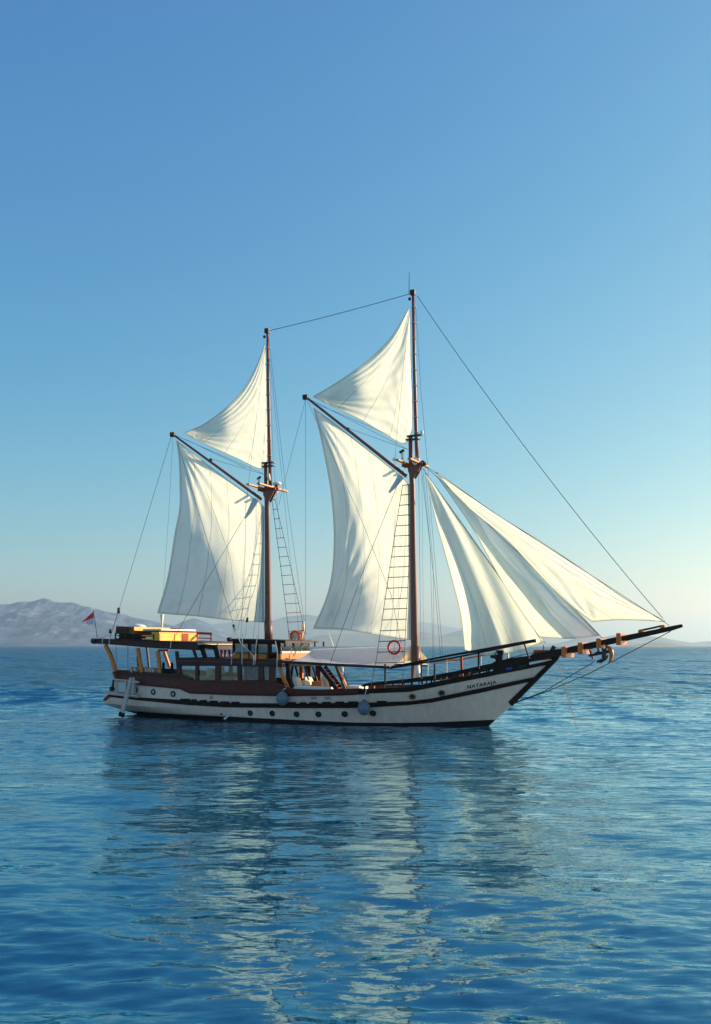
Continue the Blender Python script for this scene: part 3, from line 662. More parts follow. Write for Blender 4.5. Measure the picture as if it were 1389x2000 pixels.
# stern gallery: shelf, louvre panel, rudder with its frame
def ybar(u, v, y0, y1, ly, w, h, name, m):
    p = P(u, v, ly); return MB().bar((p.x, y0, p.z), (p.x, y1, p.z), w, h).build(name, m, SHIP)
YQ = -2.75
a = P(205, 1352.5, YQ + .3); b = P(270, 1360, YQ)
MB().add(*(lambda A: (A, [(0, 1, 2, 3), (7, 6, 5, 4), (0, 4, 5, 1), (1, 5, 6, 2), (2, 6, 7, 3), (3, 7, 4, 0)]))(
    [(a.x, YQ + .25, a.z - .09), (b.x, YQ - .1, b.z - .09), (b.x, -1.5, b.z - .09), (a.x, -1.2, a.z - .09),
     (a.x, YQ + .25, a.z + .1), (b.x, YQ - .1, b.z + .08), (b.x, -1.5, b.z + .08), (a.x, -1.2, a.z + .1)])).build('stern_shelf', 'grey', SHIP, bevel=0.02)
a = P(224, 1328, YQ); b = P(262, 1355, YQ); c = P(224, 1352, YQ); d = P(262, 1331.5, YQ)
MB().prism([(a.x, a.z), (d.x, d.z), (b.x, b.z), (c.x, c.z)], YQ + .1, YQ + .2).build('gallery_panel', 'grey', SHIP)
for k in range(9):
    t = k / 8; p = P(228, 1332.5 + 17 * t, YQ); q = P(245, 1334.5 + 17 * t, YQ)
    MB().bar(p, q, 0.05, 0.032, up=(0, -0.6, 1)).build('louvre', 'white', SHIP)
for u0, u1 in ((226, 226.5), (246, 246), (229, 230)):
    MB().bar(P(u0, 1329, YQ - .02), P(u1, 1353, YQ - .02), 0.07, 0.07).build('gallery_post', 'grey', SHIP)
MB().bar(P(223, 1326.5, YQ - .08), P(266, 1330, YQ - .08), 0.09, 0.07).build('gallery_rail', 'grey', SHIP)
MB().bar(P(252, 1331, YQ - .3), P(271.5, 1332.5, YQ - .3), 0.14, 0.11).build('rudder_beam', 'grey', SHIP, bevel=0.02)
MB().bar(P(243, 1356.5, YQ - .3), P(270, 1359.5, YQ - .3), 0.14, 0.09).build('rudder_beam', 'grey', SHIP, bevel=0.02)
MB().bar(P(261.5, 1323, YQ - .32), P(259.5, 1357, YQ - .32), 0.12, 0.10).build('rudder_post', 'grey', SHIP, bevel=0.02)
rd = MB().bar(P(256.5, 1323.5, YQ - .34), P(249.5, 1354, YQ - .34), 0.15, 0.19, w2=0.15, h2=0.22).bar(P(249.5, 1354, YQ - .34), P(236.5, 1399, YQ - .34), 0.13, 0.27, w2=0.09, h2=0.30).build('rudder', 'grey', SHIP, bevel=0.03)
MB().bar(P(238.9, 1391.5, YQ - .34), P(236.6, 1399.5, YQ - .34), 0.15, 0.33).build('rudder_tip', 'black', rd)
MB().ball(P(219, 1345, YQ + .3), 0.17, sc=(1, 1, .9)).build('stern_bracket', 'iron', SHIP, smooth=True)
MB().bar(P(222, 1328, YQ + .3), P(220, 1343, YQ + .3), 0.09, 0.09).build('stern_bracket', 'iron', SHIP)
MB().bar(P(222, 1312, YQ + .3), P(228, 1328, YQ + .3), 0.10, 0.16).build('stern_knee', 'redwood', SHIP)
MB().bar(P(206, 1367, -2.0), P(216, 1358, -2.1), 0.3, 0.12).build('stern_knee', 'redwood', SHIP)

# ================================================================== HOUSES AND ROOFS
def slab(name, m, top, bot, yt, y0, y1, parent=SHIP, **kw):
    poly = [P(u, v, yt) for u, v in top] + [P(u, v, yt) for u, v in reversed(bot)]
    return MB().prism([(p.x, p.z) for p in poly], y0, y1).build(name, m, parent, **kw)
YC = -2.85
# stern canopy
slab('canopy_roof', 'dark', [(182, 1247), (226, 1249), (300, 1252), (386, 1256)], [(183, 1257), (226, 1259.5), (300, 1266), (386, 1270)], YC, YC, -YC, bevel=0.03)
slab('roof_sheet', 'dark', [(226, 1247.8), (300, 1250.8), (392, 1254.8)], [(226, 1248.8), (300, 1251.8), (392, 1255.8)], YC, YC - .03, -YC + .03)
MB().tube([P(180.5, 1252, YC), P(186, 1252.5, YC)], 0.16, 10).build('roof_end', 'iron', SHIP)
for u in (200, 213.5, 333.5):
    MB().bar(P(u + .8, np.interp(u, [182, 386], [1246, 1254.5]), YC - .05), P(u - .2, np.interp(u, [182, 386], [1258, 1268]), YC - .05), 0.05, 0.045).build('lashing', 'lightrope', SHIP)
def post(px0, px1, y, w, m='amber', name='post', h=None, mid=None):
    pts = [P(*px0, y)] + ([P(*mid, y)] if mid else []) + [P(*px1, y)]
    mb = MB()
    for a_, b_ in zip(pts[:-1], pts[1:]): mb.bar(a_, b_, w, h or w)
    return mb.build(name, m, SHIP)
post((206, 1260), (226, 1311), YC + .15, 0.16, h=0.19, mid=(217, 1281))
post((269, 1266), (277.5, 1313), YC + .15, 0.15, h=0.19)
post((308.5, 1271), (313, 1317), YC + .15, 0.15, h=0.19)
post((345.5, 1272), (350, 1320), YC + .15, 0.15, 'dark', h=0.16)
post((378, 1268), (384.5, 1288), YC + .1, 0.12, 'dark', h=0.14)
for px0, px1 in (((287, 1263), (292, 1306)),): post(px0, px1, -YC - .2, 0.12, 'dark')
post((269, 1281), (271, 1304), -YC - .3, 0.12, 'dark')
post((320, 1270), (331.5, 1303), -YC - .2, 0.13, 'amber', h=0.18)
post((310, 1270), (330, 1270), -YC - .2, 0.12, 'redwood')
for u in (227, 250): MB().tube([P(u, 1258, YC + .1), P(u, 1311, YC + .1)], 0.014, 5).build('line', 'rope', SHIP)
# things on top of the stern canopy
YB = -2.5
slab('locker_back', 'dark', [(227, 1223), (262, 1224.3)], [(226, 1236), (262, 1238)], YB, YB, YB + .08)
slab('locker_base', 'dark', [(225, 1246.5), (301, 1250)], [(225, 1249), (301, 1253.5)], YB, YB, -YB)
for v0, v1 in ((1236, 1238), (1240.5, 1242),):
    slab('locker_rail', 'dark', [(225, v0), (301, v0 + 3)], [(225, v1), (301, v1 + 3)], YB, YB, YB + .07)
for u in (225.5, 246, 262, 275.5, 300.5): MB().bar(P(u, 1236.5 + (u - 225) * .03, YB), P(u, 1249, YB), 0.07, 0.07).build('locker_post', 'dark', SHIP)
slab('locker_side', 'black', [(226, 1237), (275, 1239)], [(226, 1247), (275, 1249.5)], YB, YB + .3, YB + .5)
for v in (1238.6, 1246.6):
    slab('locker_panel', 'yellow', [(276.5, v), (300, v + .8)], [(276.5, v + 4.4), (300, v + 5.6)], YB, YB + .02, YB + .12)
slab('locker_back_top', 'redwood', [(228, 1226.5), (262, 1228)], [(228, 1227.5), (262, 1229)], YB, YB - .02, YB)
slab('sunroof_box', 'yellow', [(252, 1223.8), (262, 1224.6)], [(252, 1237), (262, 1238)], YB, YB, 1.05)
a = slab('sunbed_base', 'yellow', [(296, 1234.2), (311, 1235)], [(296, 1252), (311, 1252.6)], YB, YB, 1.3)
slab('door_panel', 'redwood', [(311, 1236.5), (312, 1236.5)], [(311, 1252), (312, 1252)], YB, -.25, .4, parent=a)
slab('panel_joint', 'amber', [(311, 1236.5), (311.8, 1236.5)], [(311, 1252.4), (311.8, 1252.4)], YB, -1.0, -0.96, parent=a)
slab('panel_joint', 'amber', [(311, 1236.5), (311.8, 1236.5)], [(311, 1252.4), (311.8, 1252.4)], YB, YB, YB + .1, parent=a)
slab('sunbed_top', 'redwood', [(255, 1231), (311, 1233.5)], [(255, 1232.5), (311, 1235)], YB, YB, 1.3)
p0 = P(275, 1232, YB); p1 = P(311.5, 1234.5, YB)
solo(MB().box((p0.x, YB + .15, p0.z), (p1.x, 1.25, p1.z + .20)), 'cushion', 'whitecushion', 'long white mattress on top of the yellow box above the stern canopy', 'cushion', (p0.x, 0, p0.z), bevel=0.05)
# white domed cover
c = P(268, 1225.5, 0.9); solo(MB().ball(c, .62, 20, 12, sc=(1.0, .8, 0.36)), 'domed_cover', 'white', 'white domed cover behind the dark locker on the stern roof', 'cover', (c.x, .9, c.z), smooth=True)
a = P(316.5, 1248, 0.6); b = P(316.5, 1200, 0.6)
MB().tube([a, b - Vector((0, 0, .5)), b], [0.055, 0.06, 0.12], 10).build('roof_pole', 'cream', SHIP, smooth=True)
# open rail at the forward end of the roof (port side)
YR = 1.6
for u0, u1, v0, w in ((384, 414.5, 1236.5, 0.15), (386, 413, 1246, 0.06), (386, 413, 1253.5, 0.06)):
    MB().bar(P(u0, v0, YR), P(u1, v0 + 1.3, YR), 0.06, w).build('roof_rail', 'redwood', SHIP)
MB().bar(P(412.8, 1237, YR), P(413, 1255.5, YR), 0.08, 0.08).build('roof_rail_post', 'redwood', SHIP)
MB().bar(P(386, 1237, YR), P(380.5, 1254.5, YR), 0.06, 0.08).build('roof_rail_post', 'redwood', SHIP)
MB().bar(P(386.5, 1237, YR), P(386, 1254.5, YR), 0.06, 0.06).build('roof_rail_post', 'amber', SHIP)
MB().bar(P(334, 1227, 1.2), P(362, 1229.5, 1.2), 0.05, 0.07).bar(P(361, 1229, 1.2), P(361.5, 1235, 1.2), 0.05, 0.05).build('hand_rail', 'redwood', SHIP)

# saloon: side wall with four big windows and one small one, both sides
YH = -2.78
WIN = [(352.5, 383.2), (386.8, 422), (429, 465.5), (470.5, 506.5), (514, 527)]
def saloon(sg):
    nm = 'saloon_wall'
    mb = MB()
    def q(u, v, dy=0): p = P(u, v, YH); return Vector((p.x, (YH + dy) * sg, p.z))
    xs0 = [346] + [w for W_ in WIN for w in W_] + [537]
    for i in range(0, len(xs0), 2):
        a_, b_ = xs0[i], xs0[i + 1]
        c = [q(a_, 1334), q(b_, 1334), q(b_, 1334, .12), q(a_, 1334, .12), q(a_, 1299), q(b_, 1299), q(b_, 1299, .12), q(a_, 1299, .12)]
        mb.hexa(c)
    mb.hexa([q(346, 1334.5, -.01), q(537, 1334.5, -.01), q(537, 1334.5, .13), q(346, 1334.5, .13), q(346, 1330.2, -.01), q(537, 1330.2, -.01), q(537, 1330.2, .13), q(346, 1330.2, .13)])
    wall = mb.build(nm, 'brown', SHIP)
    for a_, b_ in WIN:
        fr = MB()
        for (s0, t0), (s1, t1) in (((a_, 1300), (b_, 1300)), ((a_, 1329.5), (b_, 1329.5)), ((a_ + .6, 1299), (a_ + .6, 1330)), ((b_ - .6, 1299), (b_ - .6, 1330))):
            fr.bar(q(s0, t0, .03), q(s1, t1, .03), 0.1, 0.045)
        f = fr.build('window', 'dark', wall)
        MB().hexa([q(a_, 1330, .05), q(b_, 1330, .05), q(b_, 1330, .058), q(a_, 1330, .058), q(a_, 1299, .05), q(b_, 1299, .05), q(b_, 1299, .058), q(a_, 1299, .058)]).build('pane', 'glass', wall)
    return wall
saloon(1); saloon(-1)
a = P(346, 1300, YH); b = P(537, 1300, YH)
# upper deck slab with its deep dark edge
slab('upper_deck', 'dark', [(345.5, 1285), (430, 1287), (552, 1289.5)], [(345.5, 1299), (430, 1300.5), (552, 1303)], YH, YH - .06, -YH + .06, bevel=0.02)
slab('deck_edge', 'brown', [(347, 1289), (430, 1290.8), (550, 1293)], [(347, 1292.5), (430, 1294.4), (550, 1296.6)], YH, YH - .09, YH - .06)
slab('deck_edge', 'dark', [(347, 1284.2), (430, 1286), (552, 1288.6)], [(347, 1285), (430, 1286.9), (552, 1289.4)], YH, YH, -YH)
# dark arch frame and small posts between the two roofs
for pts in ([(392.5, 1259), (402, 1288)], [(420, 1262), (426, 1286)]):
    MB().bar(P(*pts[0], YC + .4), P(*pts[1], YC + .4), 0.16, 0.22).build('arch_frame', 'black', SHIP)
MB().bar(P(391, 1261.5, YC + .4), P(423, 1264.5, YC + .4), 0.16, 0.26).build('arch_frame', 'black', SHIP)
p0 = P(386, 1256.5, YC); p1 = P(455, 1258.5, YR)
slab('forward_beam', 'cream', [(386.5, 1254.6), (389, 1254.6)], [(386.5, 1259), (389, 1259)], YC, YC, -YC)
slab('forward_beam', 'amber', [(387, 1262), (389, 1262)], [(387, 1267), (389, 1267)], YC, 1.6, -YC)
for u0, u1 in ((432, 434.5), (440, 440.5), (446, 452)):
    MB().bar(P(u0, 1264, 2.2), P(u1, 1289, 2.2), 0.10, 0.12).build('post', 'redwood', SHIP)
MB().bar(P(424, 1266, 2.2), P(442, 1267, 2.2), 0.1, 0.12).build('roof_rail', 'redwood', SHIP)

# wheelhouse
YW = -1.75
slab('wheelhouse_roof', 'black', [(447, 1247), (540, 1250.2), (556, 1251.3)], [(447, 1251.5), (540, 1254.5), (556, 1255.5)], YW - .25, YW - .25, -YW + .25, bevel=0.02)
slab('roof_fascia', 'dark', [(556.3, 1251), (557.6, 1251)], [(556.3, 1256), (557.6, 1256)], YW - .25, YW - .25, -YW + .25)
MB().tube([P(445, 1248.8, YW - .3), P(452, 1249.3, YW - .3)], 0.12, 8).build('roof_end', 'iron', SHIP)
def wheelhouse_side(sg):
    def q(u, v, dy=0): p = P(u, v, YW); return Vector((p.x, (YW + dy) * sg, p.z))
    mb = MB()
    for a_, b_ in ((454, 457.5), (484, 489), (497.5, 503), (523, 527), (541, 548)):
        mb.hexa([q(a_, 1290), q(b_, 1290), q(b_, 1290, .08), q(a_, 1290, .08), q(a_, 1252), q(b_, 1252), q(b_, 1252, .08), q(a_, 1252, .08)])
    mb.hexa([q(454, 1257), q(548, 1259), q(548, 1259, .08), q(454, 1257, .08), q(454, 1251), q(548, 1254), q(548, 1254, .08), q(454, 1251, .08)])
    w = mb.build('wheelhouse_wall', 'black', SHIP)
    for a_, b_ in ((455, 523.5), (541, 549)):
        MB().hexa([q(a_, 1288.5, -.02), q(b_, 1289, -.02), q(b_, 1289, .06), q(a_, 1288.5, .06), q(a_, 1275.5, -.02), q(b_, 1277, -.02), q(b_, 1277, .06), q(a_, 1275.5, .06)]).build('lower_panel', 'amber', w)
    MB().bar(q(454, 1275, -.04), q(549, 1276.5, -.04), 0.09, 0.05).build('sill', 'dark', w)
    for a_ in (470, 487, 503.5, 522):
        MB().bar(q(a_, 1275, -.035), q(a_, 1289, -.035), 0.04, 0.05).build('panel_post', 'dark', w)
    for a_, b_ in ((457, 485), (488.5, 498), (502.5, 523.5)):
        MB().hexa([q(a_, 1275, .03), q(b_, 1275, .03), q(b_, 1275, .04), q(a_, 1275, .04), q(a_, 1256, .03), q(b_, 1256, .03), q(b_, 1256, .04), q(a_, 1256, .04)]).build('pane', 'glass', w)
        if sg > 0:
            n_ = 12; vs = []; fs = []
            for i in range(n_ + 1):
                u_ = a_ + (b_ - a_) * i / n_; d_ = 0.14 + 0.03 * (i % 2); vs += [q(u_, 1275, d_), q(u_, 1256, d_), q(u_, 1256, d_ + .01), q(u_, 1275, d_ + .01)]
            for i in range(n_):
                for k in range(4): fs.append((i * 4 + k, i * 4 + (k + 1) % 4, (i + 1) * 4 + (k + 1) % 4, (i + 1) * 4 + k))
            MB().add(vs, fs).build('curtain', 'curtain', w)
    return w
wheelhouse_side(1); wheelhouse_side(-1)
xf = P(549, 1280, YW).x; zb_ = P(549, 1289, YW).z; zs_ = P(549, 1276.5, YW).z; zt_ = P(549, 1255, YW).z
fw_ = MB().box((xf - .06, YW, zb_), (xf, -YW, zs_)).build('front_panel', 'amber', SHIP)
MB().box((xf - .08, YW, zs_), (xf + .06, -YW, zs_ + .13)).build('front_sill', 'grey', SHIP)
for y in (YW + .05, -0.55, 0.6, -YW - .05): MB().bar((xf - .02, y, zs_ + .1), (xf - .1, y, zt_), 0.07, 0.07).build('window_post', 'dark', SHIP)
MB().box((xf - .03, YW, zs_ + .13), (xf - .02, -YW, zt_)).build('pane', 'glass', SHIP)
xb_ = P(454, 1280, YW).x
MB().box((xb_, YW + .1, zb_), (xb_ + .06, -YW - .1, zt_)).build('rear_panel', 'dark', SHIP)
# saloon interior seen through the windows
def inside(name, lab, cat, u, v, y, dims, m, grp=None, bev=0.04):
    p = P(u, v, y); dx, dy, dz = dims
    return solo(MB().box((p.x - dx / 2, y - dy / 2, p.z), (p.x + dx / 2, y + dy / 2, p.z + dz)), name, m, lab, cat, p, grp, bevel=bev)
inside('table', 'long low grey table behind the third saloon window', 'table', 446, 1335, -0.6, (1.6, 1.1, .38), 'grey')
inside('armchair', 'white armchair behind the second saloon window', 'chair', 396, 1333, -0.9, (.8, .8, .42), 'whitecushion')
inside('armchair', 'pale armchair right behind the first saloon window', 'chair', 366, 1333, 0.2, (.9, .8, .5), 'cushion')
inside('cushion', 'sunlit cream cushion showing at the right of the second saloon window', 'cushion', 412, 1319, 1.6, (.5, .25, .42), 'whitecushion')
inside('cushion', 'sunlit cream cushion showing at the left of the third saloon window', 'cushion', 433, 1318, 1.8, (.35, .22, .5), 'whitecushion')
a = P(471, 1330, YH); b = P(506, 1330, YH); t_ = P(471, 1300, YH).z
n_ = 16; vs = []; fs = []
for i in range(n_ + 1):
    x = a.x + (b.x - a.x) * i / n_; y = YH + 0.3 + 0.05 * (i % 2); vs += [(x, y, a.z), (x, y, t_), (x, y + .01, t_), (x, y + .01, a.z)]
for i in range(n_):
    for k in range(4): fs.append((i * 4 + k, i * 4 + (k + 1) % 4, (i + 1) * 4 + (k + 1) % 4, (i + 1) * 4 + k))
MB().add(vs, fs).build('curtain', 'bluecurtain', SHIP)
a = P(514, 1331, YH); b = P(527, 1331, YH)
MB().box((a.x, YH + .2, a.z), (b.x, YH + .23, P(514, 1300, YH).z)).build('cabin_panel', 'grey', SHIP)
for u in (352, 465, 537):   # inner posts on the port side, lit by the sun
    pass
zf_ = P(400, 1330, YH).z - .55
MB().box((P(350, 1330, YH).x, YH + .15, zf_ - .05), (P(537, 1330, YH).x, -YH - .15, zf_)).build('saloon_floor', 'deck', SHIP)

# ================================================================== WAIST: awning, posts, seats
YA = -2.75
ridge = [P(612, 1267.5, 0), P(700, 1264.5, 0), P(806, 1262, 0)]
eave = [P(566, 1292, YA), P(647, 1297, YA), P(762, 1303, YA)]
def awning():
    nu_, nv_ = 34, 26; vs = []; 
    eL = eave[0]; eR = eave[2]; x0, x1 = eL.x, eR.x
    def zr(x): return float(np.interp(x, [p.x for p in ridge], [p.z for p in ridge]))
    def ze(x): return float(np.interp(x, [p.x for p in eave], [p.z for p in eave]))
    rx0, rx1 = ridge[0].x, ridge[2].x
    for j in range(nv_ + 1):
        y = YA + (-2 * YA) * j / nv_; t = 1 - abs(y) / abs(YA)
        for i in range(nu_ + 1):
            s = i / nu_; xa = x0 + (rx0 - x0) * t; xb = x1 + (rx1 - x1) * t; x = xa + (xb - xa) * s
            z = ze(x) * (1 - t) + zr(x) * t - 0.22 * math.sin(math.pi * t) * (0.6 + .4 * math.sin(math.pi * s)) + 0.02 * math.sin(s * 21 + t * 5) * math.sin(math.pi * t)
            vs.append((x, y, z))
    w = nu_ + 1
    fs = [(j * w + i, j * w + i + 1, (j + 1) * w + i + 1, (j + 1) * w + i) for j in range(nv_) for i in range(nu_)]
    return MB().add(vs, fs).build('awning', sail_mat('awning_canvas', 3, tr=(.98, .95, .9), df=(.97, .94, .91), mixf=.5, wr=.1, wr_scale=(.3, .5), coord='Object'), SHIP, smooth=True)
awning()
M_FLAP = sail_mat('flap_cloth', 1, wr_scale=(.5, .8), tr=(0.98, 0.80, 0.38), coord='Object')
# the awning's lit forward flaps either side of the foremast
for lst, y in (([(768, 1293), (805, 1264), (805, 1291)], -0.1), ([(816, 1266), (836, 1289), (820, 1292)], 0.15)):
    pp = [P(u, v, y) for u, v in lst]
    MB().prism([(p.x, p.z) for p in pp], y, y + .03).build('awning_flap', M_FLAP, SHIP)
for sg in (1, -1):
    pts = [P(552, 1292.5, YA), P(600, 1295, YA), P(647, 1298, YA), P(720, 1301.5, YA), P(762, 1303.5, YA)]
    MB().tube([(p.x, (YA - .03) * sg, p.z) for p in pts], 0.07, 8).build('awning_pole', 'dark', SHIP, smooth=True)
for u, v in ((615.5, 1262), (632.5, 1262)):
    MB().bar(P(u, v + 1, 1.0), P(u, v - 9, 1.0), 0.09, 0.09).build('short_post', 'dark', SHIP)
MB().tube([P(651, 1262, 1.0), P(641, 1233, 1.0)], [0.05, 0.02], 6).build('slant_pole', 'cream', SHIP)
# twin long spars stowed outboard along the foredeck
YS = -2.9
MB().tube([P(764, 1303, YS), P(880, 1280, YS), P(1047, 1251, YS + .9)], [0.05, 0.055, 0.085], 8).build('side_spar', 'black', SHIP, smooth=True)
MB().tube([P(762, 1305, YS + .1), P(880, 1286, YS + .1), P(1022, 1257, YS + 1)], 0.045, 8).build('side_spar', 'black', SHIP, smooth=True)
for u, v0, v1, y in ((752.5, 1297, 1334, YS), (823, 1291, 1326, YS + .1), (849, 1296, 1334, YS + .2), (935, 1270, 1306, YS + .5)):
    MB().tube([P(u, v0, y), P(u, v1, y)], 0.055, 8).build('stanchion', 'dark', SHIP)
MB().bar(P(1023, 1254, YS + 1), P(1034, 1287, YS + 1), 0.05, 0.07).build('spar_crutch', 'dark', SHIP)
MB().bar(P(901, 1280, -1.0), P(903, 1322, -1.0), 0.11, 0.11).build('orange_post', 'redwood', SHIP)
MB().tube([P(826, 1294, 1.8), P(900, 1288, 1.8), P(962, 1276, 1.2)], 0.05, 7).build('hand_rail', 'amber', SHIP)
for u in (836, 873, 940): MB().tube([P(u, 1291.5 - (u - 826) * .11, 1.7), P(u, 1330 - (u - 826) * .1, 1.7)], 0.03, 6).build('stanchion', 'cream', SHIP)
MB().tube([P(940, 1304, -1.2), P(1000, 1284, -.8), P(1062, 1270, -.3)], 0.02, 6).build('line', 'rope', SHIP)
# posts and slanting ladders under the awning
def slant(px0, px1, y, w, m, name='post', h=None, mid=None): return post(px0, px1, y, w, m, name, h, mid)
slant((546, 1303), (562.5, 1343), YA + .1, 0.15, 'amber', mid=(551, 1318), h=.17)
slant((562, 1295), (567.5, 1345), YA + .5, 0.18, 'black')
slant((572, 1300), (569, 1322), 1.2, 0.10, 'black'); slant((577, 1300), (583, 1323), 1.4, .09, 'black')
slant((589.5, 1302), (589.5, 1325), 1.8, 0.16, 'amber'); slant((586, 1301), (587, 1325), 1.75, .08, 'redwood')
slant((595, 1302), (603, 1328), 1.0, 0.08, 'dark'); slant((611, 1302), (620, 1331), 1.0, .08, 'dark')
def ladder(t0, b0, dy, y, nr):
    lad = MB().bar(P(*t0, y), P(*b0, y), 0.07, 0.20).bar(P(*t0, y) + Vector((0, dy, 0)), P(*b0, y) + Vector((0, dy, 0)), 0.07, 0.20).build('ladder', 'black', SHIP)
    for k in range(1, nr):
        p = P(t0[0] + (b0[0] - t0[0]) * k / nr, t0[1] + (b0[1] - t0[1]) * k / nr, y)
        MB().bar(p, p + Vector((0, dy, 0)), 0.18, 0.035).build('rung', 'redwood', lad)
ladder((624, 1302), (660, 1350), 0.65, YA + .15, 8)
slant((656, 1301), (677, 1342), 0.9, 0.14, 'amber', mid=(665, 1318)); slant((656, 1301), (675, 1347), YA + .4, 0.11, 'dark')
MB().tube([P(660, 1301, YA + .3), P(672, 1315, YA + .3), P(678, 1330, YA + .3), P(678, 1347, YA + .3)], 0.022, 6).build('line', 'rope', SHIP)
MB().bar(P(669.5, 1302, 2.2), P(669.5, 1316, 2.2), 0.06, 0.06).build('post', 'cream', SHIP)
def bench(u0, u1, v0, v1, y0, y1, m, lab, name='bench', cat='bench'):
    a_ = P(u0, v1, y0); b_ = P(u1, v0, y0)
    return solo(MB().box((a_.x, y0, a_.z), (b_.x, y1, b_.z)), name, m, lab, cat, (a_.x, y0, a_.z), bevel=0.04)
bench(573, 647, 1342, 1352, YA + .15, YA + .75, 'whitecushion', 'long white cushioned bench under the awning behind the rail')
bench(668, 702, 1340, 1348, -0.6, 0.6, 'whitecushion', 'sunlit white box seat just forward of the slanting ladder')
def pillow(u, v, y, w, h, lab, m='cushion', lean=0.35, th=.18):
    c = P(u, v, y); mb = MB()
    mb.ball((0, 0, 0), 0.5, 18, 12)
    V = []
    for p in mb.v:
        q = [math.copysign(abs(2 * t) ** 0.55 / 2, t) for t in p]
        x, yy, z = q[0] * th, q[1] * w, q[2] * h
        V.append((c.x + x - z * lean, c.y + yy, c.z + z))
    mb.v = V
    return solo(mb, 'cushion', m, lab, 'cushion', (c.x, c.y, c.z), 'scatter cushions on deck', smooth=True)
pillow(581, 1332, YA + .6, .7, .55, 'upright beige cushion at the left end of the waist bench', th=.3)
pillow(598, 1336, YA + 1.2, .6, .4, 'low beige cushion right of the upright one in the waist', th=.3)
pillow(603, 1330, 1.4, 1.0, .5, 'yellowish cushion at the far side of the waist', 'cushion')
pillow(635, 1332, YA + .8, .6, .55, 'brownish grey cushion left of the slanting ladder', 'cushion')
pillow(656, 1332, YA + 1.0, .6, .5, 'beige cushion showing between the slanting ladder rails', 'cushion')
bench(608, 628, 1331, 1342, -1.2, -.3, 'amber', 'low yellow wooden table between the waist cushions', 'table', 'table')
for i, (u, v) in enumerate(((262, 1308.5), (270, 1309), (284, 1309), (291, 1309.5), (298, 1309.5), (305, 1310))):
    pillow(u, v, YC + .6, .7, .34, ('leftmost beige cushion behind the stern rail', 'second beige cushion from the stern end, half behind a yellow post', 'third beige cushion from the stern end of the row', 'fourth beige cushion in the stern row, in the middle', 'fifth beige cushion in the stern row', 'last beige cushion of the stern row beside the second yellow post')[i], lean=.5, th=.2)
ch = thing('deck_chair', 'dark wooden chair with two round posts beside the saloon at the stern', 'chair', P(328, 1318, YC + .6))
a = P(317, 1318, YC + .6); b = P(340, 1306, YC + .6)
MB().box((a.x, YC + .5, a.z - .3), (b.x, YC + 1.2, a.z + .05)).build('seat', 'black', ch)
MB().box((a.x, YC + .5, a.z + .05), (b.x, YC + .58, b.z)).build('backrest', 'black', ch)
for u in (319.5, 336): MB().tube([P(u, 1308, YC + .55), P(u, 1296, YC + .55), P(u, 1293.5, YC + .55)], [.08, .085, .04], 10).build('chair_post', 'black', ch, smooth=True)
# saloon's port inside posts visible through the windows
MB().bar(P(465, 1300, 2.0), P(465, 1330, 2.0), 0.12, 0.12).build('inner_post', 'amber', SHIP)

# ================================================================== MASTS, SPARS
def spar(name, pts, r, m='mast', parent=SHIP, y=0, n=12):
    return MB().tube([P(u, v, y) for u, v in pts], r, n).build(name, m, parent, smooth=True)
foremast = spar('foremast', [(811.5, 1330), (810, 1240), (807, 1080), (805.5, 950), (803, 905), (802, 852)], [.23, .205, .18, .15, .13, .115])
spar('topmast', [(816.5, 925), (813, 850), (809, 700), (807, 569)], [.11, .105, .095, .08], parent=foremast, n=10, y=0)
aftmast = spar('aft_mast', [(524.5, 1300), (524, 1200), (523, 1080), (522, 985), (520, 950), (519, 904)], [.22, .20, .175, .155, .12, .11])
spar('topmast', [(528.5, 960), (526, 850), (524, 740), (522.5, 644)], [.10, .10, .09, .07], parent=aftmast, n=10)
# white painted collars at the mast feet, tackle and bindings
for u, v0, v1 in ((815, 1300, 1327),):
    MB().tube([P(u, v0, -.2), P(u, v1, -.2)], [.15, .22], 12).build('mast_winch', 'white', foremast, smooth=True)
spar('mast_foot', [(812, 1262), (812.5, 1327)], [.26, .27], 'mast', foremast)
spar('mast_foot', [(524, 1212), (525, 1252)], [.24, .24], 'mast', aftmast)
for ms, pts in ((foremast, [(796, 852.5, 824, 849), (794, 859, 820, 857.5)]), (aftmast, [(512.5, 904.5, 536, 903), (513, 911, 536, 909.5)])):
    for a_, b_, c_, d_ in pts: MB().bar(P(a_, b_, 0), P(c_, d_, 0), 0.34, 0.05).build('mast_cap', 'iron', ms)
MB().tube([P(821, 850, 0), P(824, 847, 0), P(824, 842, 0)], [.04, .09, .10], 8).build('mast_lamp', 'white', foremast, smooth=True)
MB().tube([P(799, 575, 0), P(799.5, 531, 0)], [.022, .014], 6).build('antenna', 'iron', foremast)
for mm, u, v in ((foremast, 807, 569), (aftmast, 522.5, 644)):
    c = P(u, v, 0); MB().box((c.x - .14, -.12, c.z - .2), (c.x + .12, .12, c.z + .06)).build('mast_head', 'dark', mm)
    MB().ball(c + Vector((-.2, 0, -.38)), .09, 8, 6).build('pulley', 'iron', mm)
# hoops of the topsail luff on the topmasts
for mm, us, v0, v1, nh in ((foremast, ((807.5, 569), (813.5, 850)), 600, 845, 9), (aftmast, ((522.7, 644), (526.2, 850)), 680, 890, 8)):
    for k in range(nh):
        v = v0 + (v1 - v0) * k / (nh - 1); u = np.interp(v, [us[0][1], us[1][1]], [us[0][0], us[1][0]]); c = P(u, v, 0)
        MB().tube([c + Vector((math.cos(t) * .14, math.sin(t) * .14, 0)) for t in np.linspace(0, 2 * math.pi, 12, endpoint=False)], .018, 5, closed=True).build('hoop', 'lightrope', mm)
